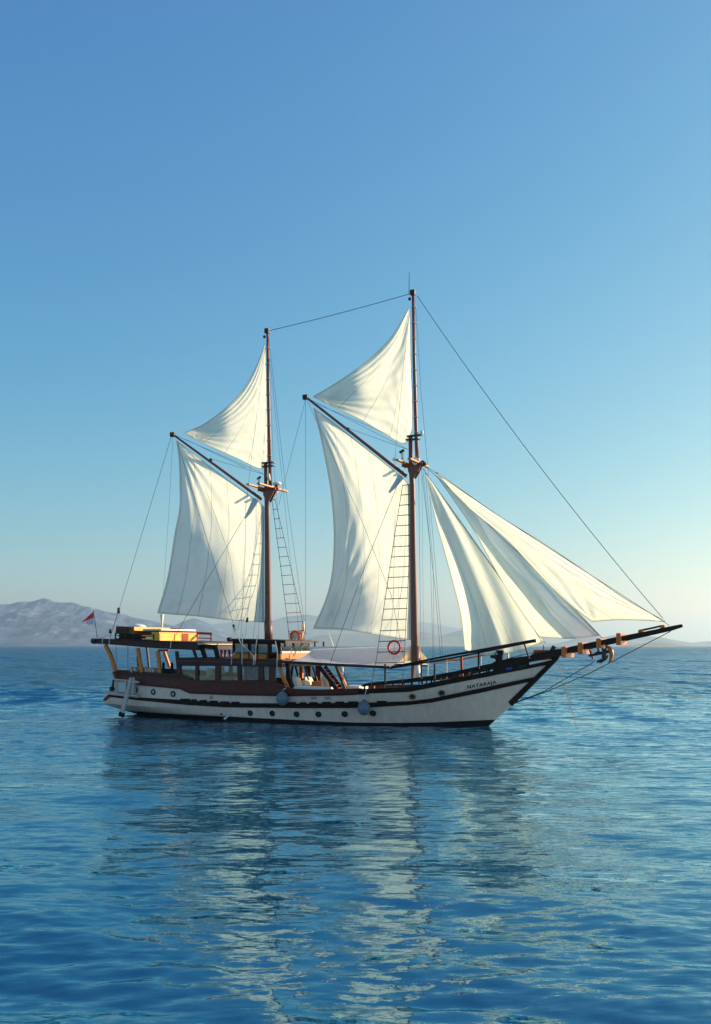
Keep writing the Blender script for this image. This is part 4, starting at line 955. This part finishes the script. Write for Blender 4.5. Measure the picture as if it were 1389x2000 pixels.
# crosstrees and their cheeks
def tops(ms, cu, cv, spec):
    for (u0, v0, y0), (u1, v1, y1), w, h, m in spec:
        MB().bar(P(u0, v0, y0), P(u1, v1, y1), w, h).build('crosstree', m, ms)
# athwartship timbers (they show as long slanting planks), cheeks under them
def crosstree(ms, pm, half, dx, z, m1='amber', w=.34):
    o = MB().bar((pm.x + dx - .1, -half, z), (pm.x + dx, half, z), w, .09).build('crosstree', m1, ms, bevel=.02); return o
pf = P(806, 905, 0); pa = P(523, 953, 0)
for pm, ms, hh in ((pf, foremast, 1.35), (pa, aftmast, 1.65)):
    MB().bar((pm.x - .35, -hh, pm.z - .0), (pm.x - .35, hh, pm.z + .0), .20, .10).build('crosstree', 'amber', ms, bevel=.02)
    MB().bar((pm.x + .35, -hh, pm.z - .0), (pm.x + .35, hh, pm.z + .0), .20, .10).build('crosstree', 'amber', ms, bevel=.02)
    MB().bar((pm.x - .55, -.16, pm.z - .1), (pm.x + .62, -.16, pm.z - .1), .09, .16).build('trestle', 'redwood', ms)
    MB().bar((pm.x - .55, .16, pm.z - .1), (pm.x + .62, .16, pm.z - .1), .09, .16).build('trestle', 'redwood', ms)
    for sg in (-1, 1):
        MB().prism([(pm.x - .25, pm.z - .1), (pm.x + .55, pm.z - .15), (pm.x + .42, pm.z - .38), (pm.x + .16, pm.z - .80), (pm.x + .02, pm.z - .85), (pm.x - .20, pm.z - .45)], .13 * sg - .03, .13 * sg + .03).build('mast_cheek', 'mast', ms)
MB().ball(P(770, 897, -.9), .10, 8, 6).build('mast_fitting', 'white', foremast, smooth=True)
MB().tube([P(786, 885, -.4), P(786, 898, -.4)], .06, 8).build('mast_fitting', 'white', foremast, smooth=True)
MB().tube([P(781, 884, -.3), P(789, 879, -.3)], .08, 8).build('spotlight', 'iron', foremast, smooth=True)
MB().ball(P(811, 901, -.25), .13, 12, 8, sc=(1.2, 1, 1.6)).ball(P(817, 898, -.2), .10, 10, 8).build('cable_bundle', 'white', foremast, smooth=True)
MB().ball(P(826, 904, .1), .14, 8, 6).ball(P(830, 906, -.1), .10, 8, 6).build('block_cluster', 'iron', foremast, smooth=True)
MB().ball(P(541, 944.5, .3), .3, 16, 10, sc=(.85, .85, .36)).build('radar_dome', 'white', aftmast, smooth=True)
MB().bar(P(541, 948, .3), P(541, 953, .3), .2, .2).build('radar_mount', 'iron', aftmast)
MB().tube([P(506, 932, -.3), P(506, 949, -.3)], .055, 8).build('mast_fitting', 'white', aftmast, smooth=True)
MB().tube([P(503, 936, -.3), P(509, 931, -.3)], .07, 8).build('spotlight', 'iron', aftmast, smooth=True)
MB().tube([P(524, 926, -.2), P(526, 938, -.2)], .10, 8).build('cable_bundle', 'cream', aftmast, smooth=True)
# gaffs
g1 = spar('gaff', [(597, 775), (700, 856), (794, 930)], [.065, .085, .10], 'mast'); g2 = spar('gaff', [(337, 848), (425, 912), (511, 975)], [.06, .08, .095], 'mast')
for g, u, v in ((g1, 598, 776), (g2, 338.5, 849)):
    c = P(u, v, 0); MB().box((c.x - .18, -.1, c.z - .12), (c.x + .12, .1, c.z + .14)).build('gaff_end', 'dark', g)
for g, u, v in ((g1, 680, 838), (g2, 412, 898)): MB().ball(P(u, v, 0), .10, 8, 6).build('pulley', 'iron', g)

# bowsprit platform with its cross beams
sp = [(1040, 1284), (1100, 1272), (1200, 1250), (1305, 1228), (1330, 1221.5)]
bow = []
for y in (-.55, .55):
    pts = [P(*q, -.55) for q in sp]; pts = [Vector((p.x, y * (1 if p.x < pts[2].x else max(.12, 1 - .8 * (p.x - pts[2].x) / (pts[4].x - pts[2].x))), p.z)) for p in pts]
    mb = MB()
    for k, (p, q) in enumerate(zip(pts[:-1], pts[1:])):
        h0 = [.34, .30, .25, .20, .13]; mb.bar(p, q, .12, h0[k], h2=h0[k + 1])
    b_ = mb.build('bowsprit', 'black', SHIP); bow.append(b_)
MB().tube([P(1285, 1232, 0), P(1331, 1221.3, 0)], [.10, .06], 8).build('bowsprit_tip', 'redwood', bow[0], smooth=True)
for uc, va, vb, hw in ((1096, 1264, 1283.5, .9), (1128, 1256, 1277, .9), (1164, 1248, 1265, .8), (1203, 1237.5, 1259, .85), (1246, 1231.5, 1235.5, .35), (1289, 1221.5, 1227.5, .22)):
    a_ = P(uc, vb + 1, -hw - .05); b_ = P(uc + 9, va - 1, -hw - .05)
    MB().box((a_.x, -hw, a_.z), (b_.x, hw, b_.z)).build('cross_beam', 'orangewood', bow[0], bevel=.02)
MB().tube([P(1248, 1232, 0), P(1270, 1227.5, 0), P(1290, 1223, 0)], .05, 6).build('rail', 'iron', bow[0])
# bow gear
c = P(1062, 1278, -.4); MB().box((c.x - .5, -.5, c.z - .22), (c.x + .3, .5, c.z + .22)).build('bow_block', 'redwood', SHIP, bevel=.03)
MB().bar(P(1083, 1262, -.3), P(1076, 1276, -.3), .22, .2).bar(P(1091, 1268, -.3), P(1086, 1276, -.3), .15, .15).build('bitts', 'dark', SHIP, bevel=.02)
MB().tube([P(1061.5, 1260, -.3), P(1062, 1274, -.3)], .025, 6).build('pin', 'iron', SHIP)
wl = thing('windlass', 'black anchor windlass on the raised bow above the ship name', 'windlass', P(975, 1290, -.6))
a = P(969, 1292, -.9); b = P(983, 1270, -.9)
MB().box((a.x, -1.05, a.z), (b.x, -.78, b.z)).build('housing', 'black', wl, bevel=.03)
a = P(959, 1280.5, -1.0); b = P(970, 1280, -1.0)
MB().tube([a, a + (b - a) * .5, a + (b - a) * .55, b], [.14, .14, .18, .18], 12).build('drum', 'iron', wl, smooth=True)
MB().bar(P(992, 1275, 0), P(992.5, 1290, 0), .09, .09).build('post', 'cream', SHIP)

# ================================================================== SAILS
def vol_fold(s, t, folds):
    z = 0
    for (s0, t0, f, amp, dec, ph) in folds:
        a_ = math.atan2(t - t0, s - s0); r_ = math.hypot(s - s0, t - t0)
        z += amp * math.sin(a_ * f + ph + 1.3 * math.sin(a_ * 3.1 + r_ * 2)) * math.exp(-r_ / dec) * min(1, r_ * 6)
    return z
def sail(name, lab, top, right, bottom, left, lyf, m, folds=(), nu_=70, nv_=80):
    """cloth between four edges; each edge runs left to right or top to bottom"""
    T = catmull(top, nu_ + 1); B = catmull(bottom, nu_ + 1); L = catmull(left, nv_ + 1); Rr = catmull(right, nv_ + 1)
    vs = []; uvs = []
    for j in range(nv_ + 1):
        t = j / nv_
        for i in range(nu_ + 1):
            s = i / nu_
            p = (1 - t) * T[i] + t * B[i] + (1 - s) * L[j] + s * Rr[j] - ((1 - s) * (1 - t) * T[0] + s * (1 - t) * T[-1] + (1 - s) * t * B[0] + s * t * B[-1])
            edge = min(1, 8 * s * 1.0 + .15) * min(1, 8 * (1 - s) + .05)
            vs.append(P(p[0], p[1], lyf(s, t) + vol_fold(s, t, folds) * edge)); uvs.append((s, t))
    w = nu_ + 1
    fs = [(j * w + i, j * w + i + 1, (j + 1) * w + i + 1, (j + 1) * w + i) for j in range(nv_) for i in range(nu_)]
    o = MB().add(vs, fs).build(name, m, SHIP, smooth=True)
    ul = o.data.uv_layers.new(name='UVMap')
    for lp in o.data.loops: ul.data[lp.index].uv = uvs[lp.vertex_index]
    if lab: o['label'] = lab
    # bolt rope round the edge
    per = [vs[i] for i in range(w)] + [vs[j * w + nu_] for j in range(1, nv_ + 1)] + [vs[nv_ * w + i] for i in range(nu_ - 1, -1, -1)] + [vs[j * w] for j in range(nv_ - 1, 0, -1)]
    per2 = [per[0]]
    for q in per[1:]:
        if (q - per2[-1]).length > .08: per2.append(q)
    if (per2[0] - per2[-1]).length < .08: per2.pop()
    MB().tube(per2, .014, 5, closed=True).build('bolt_rope', 'lightrope', o)
    return o
sm = math.sin; pi = math.pi
def ramp(x, e=.04): return (x + math.sqrt(x * x + e * e)) / 2
def sst(x): x = min(1, max(0, x)); return x * x * (3 - 2 * x)
m_main = sail_mat('mainsail_cloth', 5, (5, 1.6), 0.22)
m_top = sail_mat('topsail_cloth', 4, (1.5, 7), 0.30)
m_jib = sail_mat('jib_cloth', 3, (5, 2.0), 0.15, tr=(0.98, 0.93, 0.64), mixf=0.60)
sail('aft_mainsail', 'cream mainsail of the aft mast hanging from its gaff',
     [(345, 860), (400, 903), (450, 941), (496, 974), (516, 990)], [(516, 990), (516, 1100), (516.5, 1215.5)],
     [(307.5, 1197.5), (345, 1200.5), (380, 1203), (450, 1211), (516.5, 1215.5)],
     [(345, 860), (350, 900), (351.5, 950), (351, 992), (342, 1040), (327, 1130), (307.5, 1197.5)],
     lambda s, t: -5.3 * ramp(.60 * sst((t - .25) / .6) + .04 * sm(7 * t) - s, .32) - (1 - s) * .5 * t + .35 * sm(pi * s) * sm(pi * t) + .13 * sm(9 * s + 2.5 * t) * (1 - s) * sm(pi * t),
     m_main, [(0, 0, 22, .045, .5, 0), (0, 1, 17, .04, .5, 1)])
sail('fore_mainsail', 'large cream mainsail of the foremast hanging from its gaff',
     [(612.6, 796.6), (660, 832), (720, 880), (779, 927), (800, 948)], [(800, 948), (802, 1100), (802.5, 1249.5)],
     [(612, 1228), (677, 1230.5), (746, 1241.5), (802.5, 1249.5)],
     [(612.6, 796.6), (628, 860), (645, 949), (651.5, 1016), (652.5, 1061), (649, 1117), (638, 1166), (612, 1228)],
     lambda s, t: -4.9 * ramp(.50 * sst((t - .58) / .38) - s, .2) - (1 - s) * .5 * t - 2.4 * ramp(.10 * sm(pi * min(1, t / .7)) - s, .03) + .45 * sm(pi * s) * sm(pi * t) + .13 * sm(8 * s - 3 * t) * (1 - s) * sm(pi * t),
     m_main, [(0, 1, 34, .10, .35, 0), (0, 0, 20, .045, .4, 1)])
sail('aft_topsail', 'small triangular cream topsail above the aft gaff',
     [(517.5, 672.5), (518.6, 673.5)], [(518.6, 673.5), (521, 760), (523.5, 850), (523.5, 897)],
     [(359, 846), (410, 872), (460, 895), (509, 917), (523.5, 899)],
     [(517.5, 672.5), (505, 706), (487, 742), (462, 777), (430, 806), (395, 830), (359, 846)],
     lambda s, t: -3.0 * t * ramp(.42 * sst((t - .5) / .45) - s, .12) - (1 - s) * .5 * t + .35 * sm(pi * s) * t,
     m_top, [(0, 1, 34, .055, .5, 0), (1, 1, 20, .03, .3, 2)])
sail('fore_topsail', 'larger triangular cream topsail at the top of the foremast',
     [(799.4, 601), (800.6, 602)], [(800.6, 602), (802.5, 700), (806, 780), (806, 838)],
     [(611.5, 774.6), (660, 799), (707, 822), (750, 848), (790, 867.5), (806, 840)],
     [(799.4, 601), (763, 659.5), (716.7, 706), (670, 739), (640, 758), (611.5, 774.6)],
     lambda s, t: -3.6 * t * ramp(.42 * sst((t - .55) / .4) - s, .12) - (1 - s) * .6 * t + .45 * sm(pi * s) * t + .10 * sm(10 * s) * sm(pi * t),
     m_top, [(0, 1, 34, .075, .5, 0), (1, 1, 20, .04, .3, 2)])
sail('inner_jib', 'innermost headsail, narrow and half shaded, nearest the foremast',
     [(830, 923.5), (832, 924)], [(832, 924), (900, 1018), (969.6, 1118.7), (1020, 1190), (1063, 1252)],
     [(908, 1269), (935, 1277), (961, 1279), (1010, 1272), (1063, 1252)],
     [(830, 923.5), (840, 968), (855, 1029.6), (880.6, 1123), (899.7, 1199), (908, 1269)],
     lambda s, t: -3.9 * t * (min(1 - s, .34) * .72 + ramp(min(.66 - s, .42 + .10 * sm(6 * t + 1)), .015) * 1.0) - .10 * sm(14 * s + 6 * t) * t + .8 * t * min(1, (1 - s) * 2) + .9 * t * ramp(.13 + .5 * max(0, t - .62) - s, .02),
     m_jib, [(0, 1, 12, .05, .25, 0)])
sail('middle_jib', 'middle headsail, bright yellow below and grey along its front edge',
     [(852.5, 929.5), (854.5, 930.5)], [(854.5, 930.5), (950, 1020), (1058.7, 1123), (1110, 1178), (1172, 1242)],
     [(1054, 1244), (1085, 1246), (1118, 1247), (1145, 1245), (1172, 1242)],
     [(852.5, 929.5), (885, 975), (927, 1038), (978, 1131), (1024.8, 1203.5), (1054, 1244)],
     lambda s, t: -2.95 * t * (min(1 - s, 1 - float(np.interp(t, [0, .3, .6, .8, 1], [.5, .40, .42, .50, .60]))) - .015) - .08 * (1 - s) * t + .06 * sm(pi * s) * t,
     m_jib)
sail('outer_jib', 'outermost headsail stretching to the tip of the bowsprit',
     [(851, 921), (854, 923)], [(854, 923), (969.6, 1004), (1063, 1062), (1160, 1127), (1224, 1171), (1300, 1214)],
     [(1156, 1214), (1207, 1210.5), (1258, 1211.5), (1300, 1214)],
     [(851, 921), (906, 983), (986.6, 1051), (1054, 1123), (1105, 1174), (1156, 1214)],
     lambda s, t: -(1 - s) * .30 * t + .12 * sm(pi * s) * t,
     m_jib, [(1, 1, 16, .05, .4, 0), (0, 1, 14, .04, .3, 0)])
# furled sail bundle hanging at the peak of each mainsail throat
for pts in ([(784, 930), (770, 950), (760, 962)], [(500, 975), (487, 1000), (479, 1012)]):
    MB().tube([P(u, v, -.35) for u, v in pts], [.20, .13, .06], 8).build('throat_lashing', 'curtain', SHIP, smooth=True)

# ================================================================== RIGGING
def rope(pts, y=0, r=0.016, m='rope', name='line', parent=SHIP, sag=0.0):
    ys = y if isinstance(y, (list, tuple)) else [y] * len(pts)
    q = [P(u, v, yy) for (u, v), yy in zip(pts, ys)]
    if sag and len(q) == 2:
        q = [q[0] + (q[1] - q[0]) * t + Vector((0, 0, -sag * 4 * t * (1 - t))) for t in np.linspace(0, 1, 12)]
    return MB().tube(q, r * .78, 5).build(name, m, parent)
rope([(525, 646), (800, 574)], 0, .022, name='triatic_stay', sag=.06)
rope([(815, 578), (1295, 1208)], 0, .022, name='topmast_stay', sag=.5)
rope([(834, 912), (960, 998), (1308, 1222)], 0, .016, name='forestay')
rope([(832, 912), (1058.7, 1121), (1180, 1250)], 0, .018, name='forestay')
rope([(826, 915), (969.6, 1116.7), (1066, 1257)], 0, .018, name='forestay')
# vangs and topping lifts at the stern
rope([(335, 852), (232, 1192)], [0, -1.5], .016); rope([(232, 1192), (215, 1246)], [-1.5, -2.6], .03); rope([(216, 1240), (192, 1248)], -2.6, .016)
rope([(338, 853), (330, 1000), (316, 1200)], [0, 1, 2], .010)
MB().tube([P(232.5, 1187, -1.5), P(231.5, 1198, -1.5)], .09, 8).build('pulley', 'iron', SHIP, smooth=True)
MB().tube([P(217, 1229, -2.4), P(215.5, 1237, -2.4)], .09, 8).build('pulley', 'iron', SHIP, smooth=True)
# backstays
rope([(525, 660), (562, 985), (598, 1240)], [0, 1.2, 2.4], .012)
rope([(527, 700), (566, 1080), (585, 1238)], [0, 1.5, 2.4], .010)
rope([(597, 780), (597, 1240)], [0, .5], .012); rope([(597, 780), (560, 925), (545, 985)], 0, .012)
rope([(812, 600), (822, 760), (835, 905), (845, 1040), (866, 1290)], [0, .6, 1.2, 1.8, 2.9], .012)
rope([(818, 925), (822, 1260)], 0, .02, 'lightrope'); rope([(824, 920), (828, 1290)], 0, .012, 'lightrope')
rope([(823, 915), (850, 1150), (862, 1295)], [0, 1.5, 2.8], .014); rope([(830, 915), (846, 1100), (848, 1290)], [0, 1.5, 2.8], .010)
rope([(826, 915), (840, 1060), (846, 1290)], [0, -1, -1.5], .010)
# peak halyards
for a_, b_ in (((600, 777), (795, 877)), ((610, 785), (762, 850)), ((682, 837), (797, 878)), ((342, 850), (514, 925)), ((415, 897), (514, 926)), ((362, 858), (480, 914))):
    rope([a_, b_], .12, .014)
# lines crossing in front of the sails
rope([(600, 782), (700, 1000), (765, 1165), (790, 1290)], [-.6, -1.7, -2.2, -2.6], .013); rope([(781, 935), (715, 1100), (645, 1295)], [-.8, -2.2, -2.8], .018)
rope([(347, 865), (400, 1040), (455, 1215)], [-1, -2.6, -2.7], .016); rope([(398, 945), (450, 1090), (464, 1210)], [-.8, -2.4, -2.9], .010); rope([(479, 1008), (418, 1110), (335, 1255)], [-.8, -2.7, -2.9], .016)
rope([(480, 1000), (478, 1120), (470, 1250)], [-.5, -1.2, -2.4], .010); rope([(505, 1000), (490, 1130), (464, 1230)], [-.3, -1, -2.2], .012)
rope([(512, 1000), (500, 1200), (494, 1252)], [-.3, -1, -2], .013); rope([(516, 1000), (505, 1240), (503, 1298)], [-.3, -1, -2.4], .012)
rope([(505, 1020), (482, 1215), (478, 1250)], [-.3, -1, -2.2], .010); rope([(793, 945), (780, 1100), (775, 1300)], [-.3, -1, -2], .010, 'lightrope')
rope([(795, 945), (790, 1100), (768, 1290)], [-.3, -1, -2], .010); rope([(772, 950), (770, 1100), (768, 1180)], [-.3, -1.2, -1.5], .008)
rope([(527, 1005), (529, 1240)], -.1, .014, 'lightrope'); rope([(526, 700), (534, 900), (548, 1050)], [0, 0, .3], .010)
rope([(518, 680), (503, 800), (487, 930), (480, 1000)], [-.1, -.3, -.5, -.6], .010); rope([(801, 606), (788, 720), (776, 840), (769, 935)], [-.1, -.4, -.5, -.6], .010)
for u0, v0, u1, v1 in ((456, 1220, 459, 1232), (484, 1206, 482, 1215)):
    MB().tube([P(u0, v0, -2.2), P(u1, v1, -2.2)], .07, 8).build('pulley', 'iron', SHIP, smooth=True)
# pale lines and lanyards tied down along the upper deck edge
for pts in ([(457, 1225), (458, 1248)], [(458, 1228), (470, 1255), (496, 1282), (495, 1299)], [(474, 1236), (473, 1270), (473, 1298)], [(503, 1240), (500, 1262), (498, 1298)], [(466, 1266), (453, 1282), (452, 1298)], [(538, 1252), (542, 1272), (541, 1302)]):
    rope(pts, YH - .12, .035, 'lightrope', 'lanyard')
for pts in ([(558, 1346), (559, 1340)],): rope(pts, -3.2, .05, 'lightrope', 'lanyard')
# shroud ladders
def shroud(lpts, rpts, rungs, yf, lab, fit):
    o = rope(lpts, yf(lpts), .022, name='shroud'); rope(rpts, yf(rpts), .018, name='shroud_leg', parent=o)
    for v in rungs:
        a_ = np.interp(v, [p[1] for p in lpts], [p[0] for p in lpts]); b_ = np.interp(v, [p[1] for p in rpts], [p[0] for p in rpts])
        ya = np.interp(v, [p[1] for p in lpts], yf(lpts)); yb = np.interp(v, [p[1] for p in rpts], yf(rpts))
        dv = 1.2 * (1 if v > 1150 else 2 - v / 1150 * 1)
        MB().bar(P(a_ - 1, v + dv * .8, ya), P(b_ + 1, v - dv * .6, yb), .04 if fit else .03, .04 if fit else .03).build('rung', 'redwood' if not fit else 'dark', o)
    o['label'] = lab
def yf_s(pts): return [float(np.interp(v, [947, 1340], [-.25, -3.15])) for u, v in pts]
def yf_p(pts): return [float(np.interp(v, [974, 1260], [.2, 2.4])) for u, v in pts]
shroud([(786.5, 947), (762, 1104), (735, 1290), (725, 1340)], [(802, 947), (801, 1060), (793, 1215), (789, 1300), (786, 1332)],
       [947, 966, 986, 1006, 1026, 1046, 1067, 1087, 1107, 1127, 1148, 1169, 1189, 1210, 1231, 1252, 1273, 1294], yf_s, 'rope ladder in front of the fore mainsail', True)
shroud([(531, 974), (545, 1080), (562.5, 1220), (565, 1250)], [(537, 974), (565, 1095), (592.5, 1220), (596, 1250)],
       [976, 994.5, 1013, 1032, 1050.5, 1069, 1087, 1105, 1123.5, 1141.5, 1160, 1178.5, 1196.5, 1214.5, 1232, 1249.5], yf_p, 'rope ladder right of the aft mast', False)
# pennant cloth and post by the aft ladder foot
MB().tube([P(592.5, 1214, 2.3), P(592, 1234, 2.3)], [.09, .11], 8).build('ladder_foot', 'cream', SHIP, smooth=True)
MB().prism([(P(u, v, 1.6).x, P(u, v, 1.6).z) for u, v in ((564, 1236), (592, 1233), (590, 1248), (570, 1248))], 1.6, 1.64).build('name_board', 'cream', SHIP)
# bobstays, martingale and anchor line
rope([(1001, 1374), (1060, 1352), (1160, 1293)], 0, .028, 'iron', 'bobstay'); rope([(1001, 1375), (1070, 1350), (1150, 1316), (1310, 1233)], 0, .028, 'iron', 'bobstay')
al = rope([(1091, 1296), (1097, 1318), (1112, 1372), (1127, 1424)], [-.2, -.6, -1.4, -2.2], .018, 'rust', 'anchor_line')
for u, v in ((602, 1245), ): rope([(596, 1250), (608, 1262)], 1.2, .05, 'cream', 'wheelhouse_stay')

# ================================================================== SEPARATE THINGS HUNG ON THE SHIP
def fender(u, v, r, tie, lab):
    p0 = S(u, v, r * .55 + .05); p = Vector((p0.x, p0.y - r * .35, p0.z))
    t = thing('fender', lab, 'fender', p, 'ball fenders hanging on the side')
    mb = MB(); pr = []
    for k in range(15):
        a_ = math.pi * k / 14; pr.append((r * math.sin(a_) * 1.0, r * 1.08 * math.cos(a_)))
    nu_ = 24; vs = [(p.x + q * math.cos(2 * pi * i / nu_), p.y + q * math.sin(2 * pi * i / nu_), p.z + z + (.18 * r if k < 3 else 0) * (1 if k < 1 else .5)) for k, (q, z) in enumerate(pr) for i in range(nu_)]
    fs = [(k * nu_ + i, (k + 1) * nu_ + i, (k + 1) * nu_ + (i + 1) % nu_, k * nu_ + (i + 1) % nu_) for k in range(14) for i in range(nu_)]
    mb.add(vs, fs).build('ball', 'fender', t, smooth=True)
    MB().tube([p + Vector((0, 0, r * 1.0)), p + Vector((0, 0, r * 1.32))], [.07, .05], 10).build('neck', 'iron', t, smooth=True)
    q = S(*tie, .08)
    MB().tube([p + Vector((0, 0, r * 1.3)), q], .03, 6).build('rope', 'lightrope', t)
fender(553.7, 1364.5, .34, (558, 1344), 'round grey ball fender hanging amidships near the saloon end')
fender(713, 1383, .345, (716, 1345), 'round grey ball fender hanging lower, below the foremast ladder')
def ring(u, v, y, Rr, r, m, lab, bands, nrm=(0, 1)):
    p = P(u, v, y); t = thing('life_ring', lab, 'life ring', p, 'life rings')
    MB().tube([p + Vector((math.cos(a_) * Rr, 0, math.sin(a_) * Rr)) for a_ in np.linspace(0, 2 * pi, 36, endpoint=False)], r, 10, closed=True).build('ring', m, t, smooth=True)
    for k in range(4):
        a0 = k * pi / 2 + .78
        MB().tube([p + Vector((math.cos(a_) * Rr, 0, math.sin(a_) * Rr)) for a_ in np.linspace(a0 - .07, a0 + .07, 4)], r * 1.04, 10).build('band', bands, t, smooth=True)
ring(770, 1264.3, -2.5, .33, .058, 'red', 'red life ring hanging on the foremast rope ladder', 'red')
ring(576.5, 1243, 1.5, .30, .06, 'orange', 'orange life ring left of the pair above the wheelhouse roof', 'orange')
ring(583.5, 1243, 2.0, .30, .06, 'orange', 'orange life ring right of the pair above the wheelhouse roof', 'orange')
# flag
fp = P(190, 1246, -1.5); fl = thing('flag', 'red and white flag drooping on a thin staff at the stern', 'flag', fp)
MB().tube([fp, P(186, 1215, -1.5), P(182.3, 1192, -1.5)], .022, 6).build('staff', 'iron', fl)
def flagcloth(q, m, name):
    n1, n2 = 18, 8; vs = []
    tl, tr, br, bl = [np.array(a_) for a_ in q]
    for j in range(n2 + 1):
        for i in range(n1 + 1):
            s, t = i / n1, j / n2; p = (tl * (1 - s) + tr * s) * (1 - t) + (bl * (1 - s) + br * s) * t
            vs.append(P(p[0], p[1], -1.5 + .12 * sm(s * 9 + t) * (1 - s)))
    w = n1 + 1
    MB().add(vs, [(j * w + i, j * w + i + 1, (j + 1) * w + i + 1, (j + 1) * w + i) for j in range(n2) for i in range(n1)]).build(name, m, fl, smooth=True)
flagcloth([(161, 1213.5), (182.4, 1195), (183.2, 1206.8), (161.3, 1214.8)], 'red', 'red_half')
flagcloth([(162.5, 1214.6), (183.2, 1206.9), (184, 1217.5), (172, 1220)], 'curtain', 'white_half')
# stowed anchor under the bowsprit
an = thing('anchor', 'old iron anchor slung under the bowsprit with its rusty arms forward', 'anchor', P(1175, 1275, -.3))
MB().tube([P(1150, 1281, -.3), P(1168, 1277, -.3), P(1190, 1272, -.3)], [.06, .07, .08], 8).build('shank', 'iron', an, smooth=True)
arc = [P(u, v, -.35) for u, v in ((1184, 1262), (1190, 1265), (1194, 1272), (1195, 1280), (1193, 1288), (1189.5, 1296))]
MB().tube(arc, [.05, .09, .11, .11, .08, .03], 8).build('arms', 'amber', an, smooth=True)
MB().bar(P(1152, 1270, -.9), P(1158, 1286, .3), .08, .07).build('stock', 'redwood', an)
MB().ball(P(1180, 1279, -.5), .24, 10, 8, sc=(.5, .7, 1.3)).build('chain_coil', 'iron', an, smooth=True)
MB().tube([P(1166, 1292, -.3), P(1174, 1291, -.3), P(1184, 1286, -.3), P(1188, 1280, -.3)], [.05, .10, .06, .05], 8).build('fluke', 'iron', an, smooth=True)
MB().tube([P(1166, 1263, -.3), P(1170, 1272, -.3), P(1160, 1278, -.3)], .05, 6).build('shackle', 'iron', an)
for u0, v0, u1, v1 in ((1176, 1259, 1178, 1275), (1184, 1258, 1183, 1272)):
    MB().tube([P(u0, v0, -.3), P(u1, v1, -.3)], .04, 6).build('lashing', 'iron', an)
# water jet from the hull outlet
q = S(447, 1396.5, .15); q2 = S(438, 1404.5, .5)
jt = solo(MB().tube([q, q + (q2 - q) * .5 + Vector((0, 0, -.03)), q2], [.03, .05, .06], 8), 'water_jet', 'white', 'white jet of water running from the hull outlet into the sea', 'water jet', q, smooth=True)

# a far white sailing boat on the right
bx, by = (1289.5 - CX) / F * 2600, 2600
sb = bpy.data.objects.new('distant_sailboat', None); COL.objects.link(sb); sb.location = (bx, by, 0)
tag(sb, 'tiny white sailing boat far off beside the brown headland', 'boat'); ORG[sb.name] = Vector((0, 0, 0))
MB().bar((-2.6, 0, .4), (2.8, 0, .5), 1.6, .9, w2=.4, h2=.8).build('hull', 'white', sb)
MB().prism([(-.2, .9), (2.2, .9), (-.1, 7.5)], -.05, .05).prism([(-2.3, 1.2), (-.4, 1.2), (-.35, 7.8)], -.05, .05).build('sail', 'white', sb)
MB().tube([(-.3, 0, .5), (-.3, 0, 8)], .06, 6).build('mast', 'white', sb)

# ================================================================== HAZE
def haze():
    hz = MB().box((-14000, -300, -6), (14000, 19000, 330))
    m = bpy.data.materials.new('haze_air'); m.use_nodes = True
    n = m.node_tree.nodes; l = m.node_tree.links; n.remove(n['Principled BSDF'])
    pv = n.new('ShaderNodeVolumePrincipled'); pv.inputs['Color'].default_value = (0.74, 0.93, 1.0, 1)
    pv.inputs['Density'].default_value = HAZE_D; pv.inputs['Anisotropy'].default_value = 0.6
    l.new(pv.outputs[0], n['Material Output'].inputs['Volume'])
    o = hz.build('haze', m); tag(o, 'thin pale blue sea haze that fades the far hills', 'haze', kind='stuff')
HAZE_D = 1.35e-4
haze()
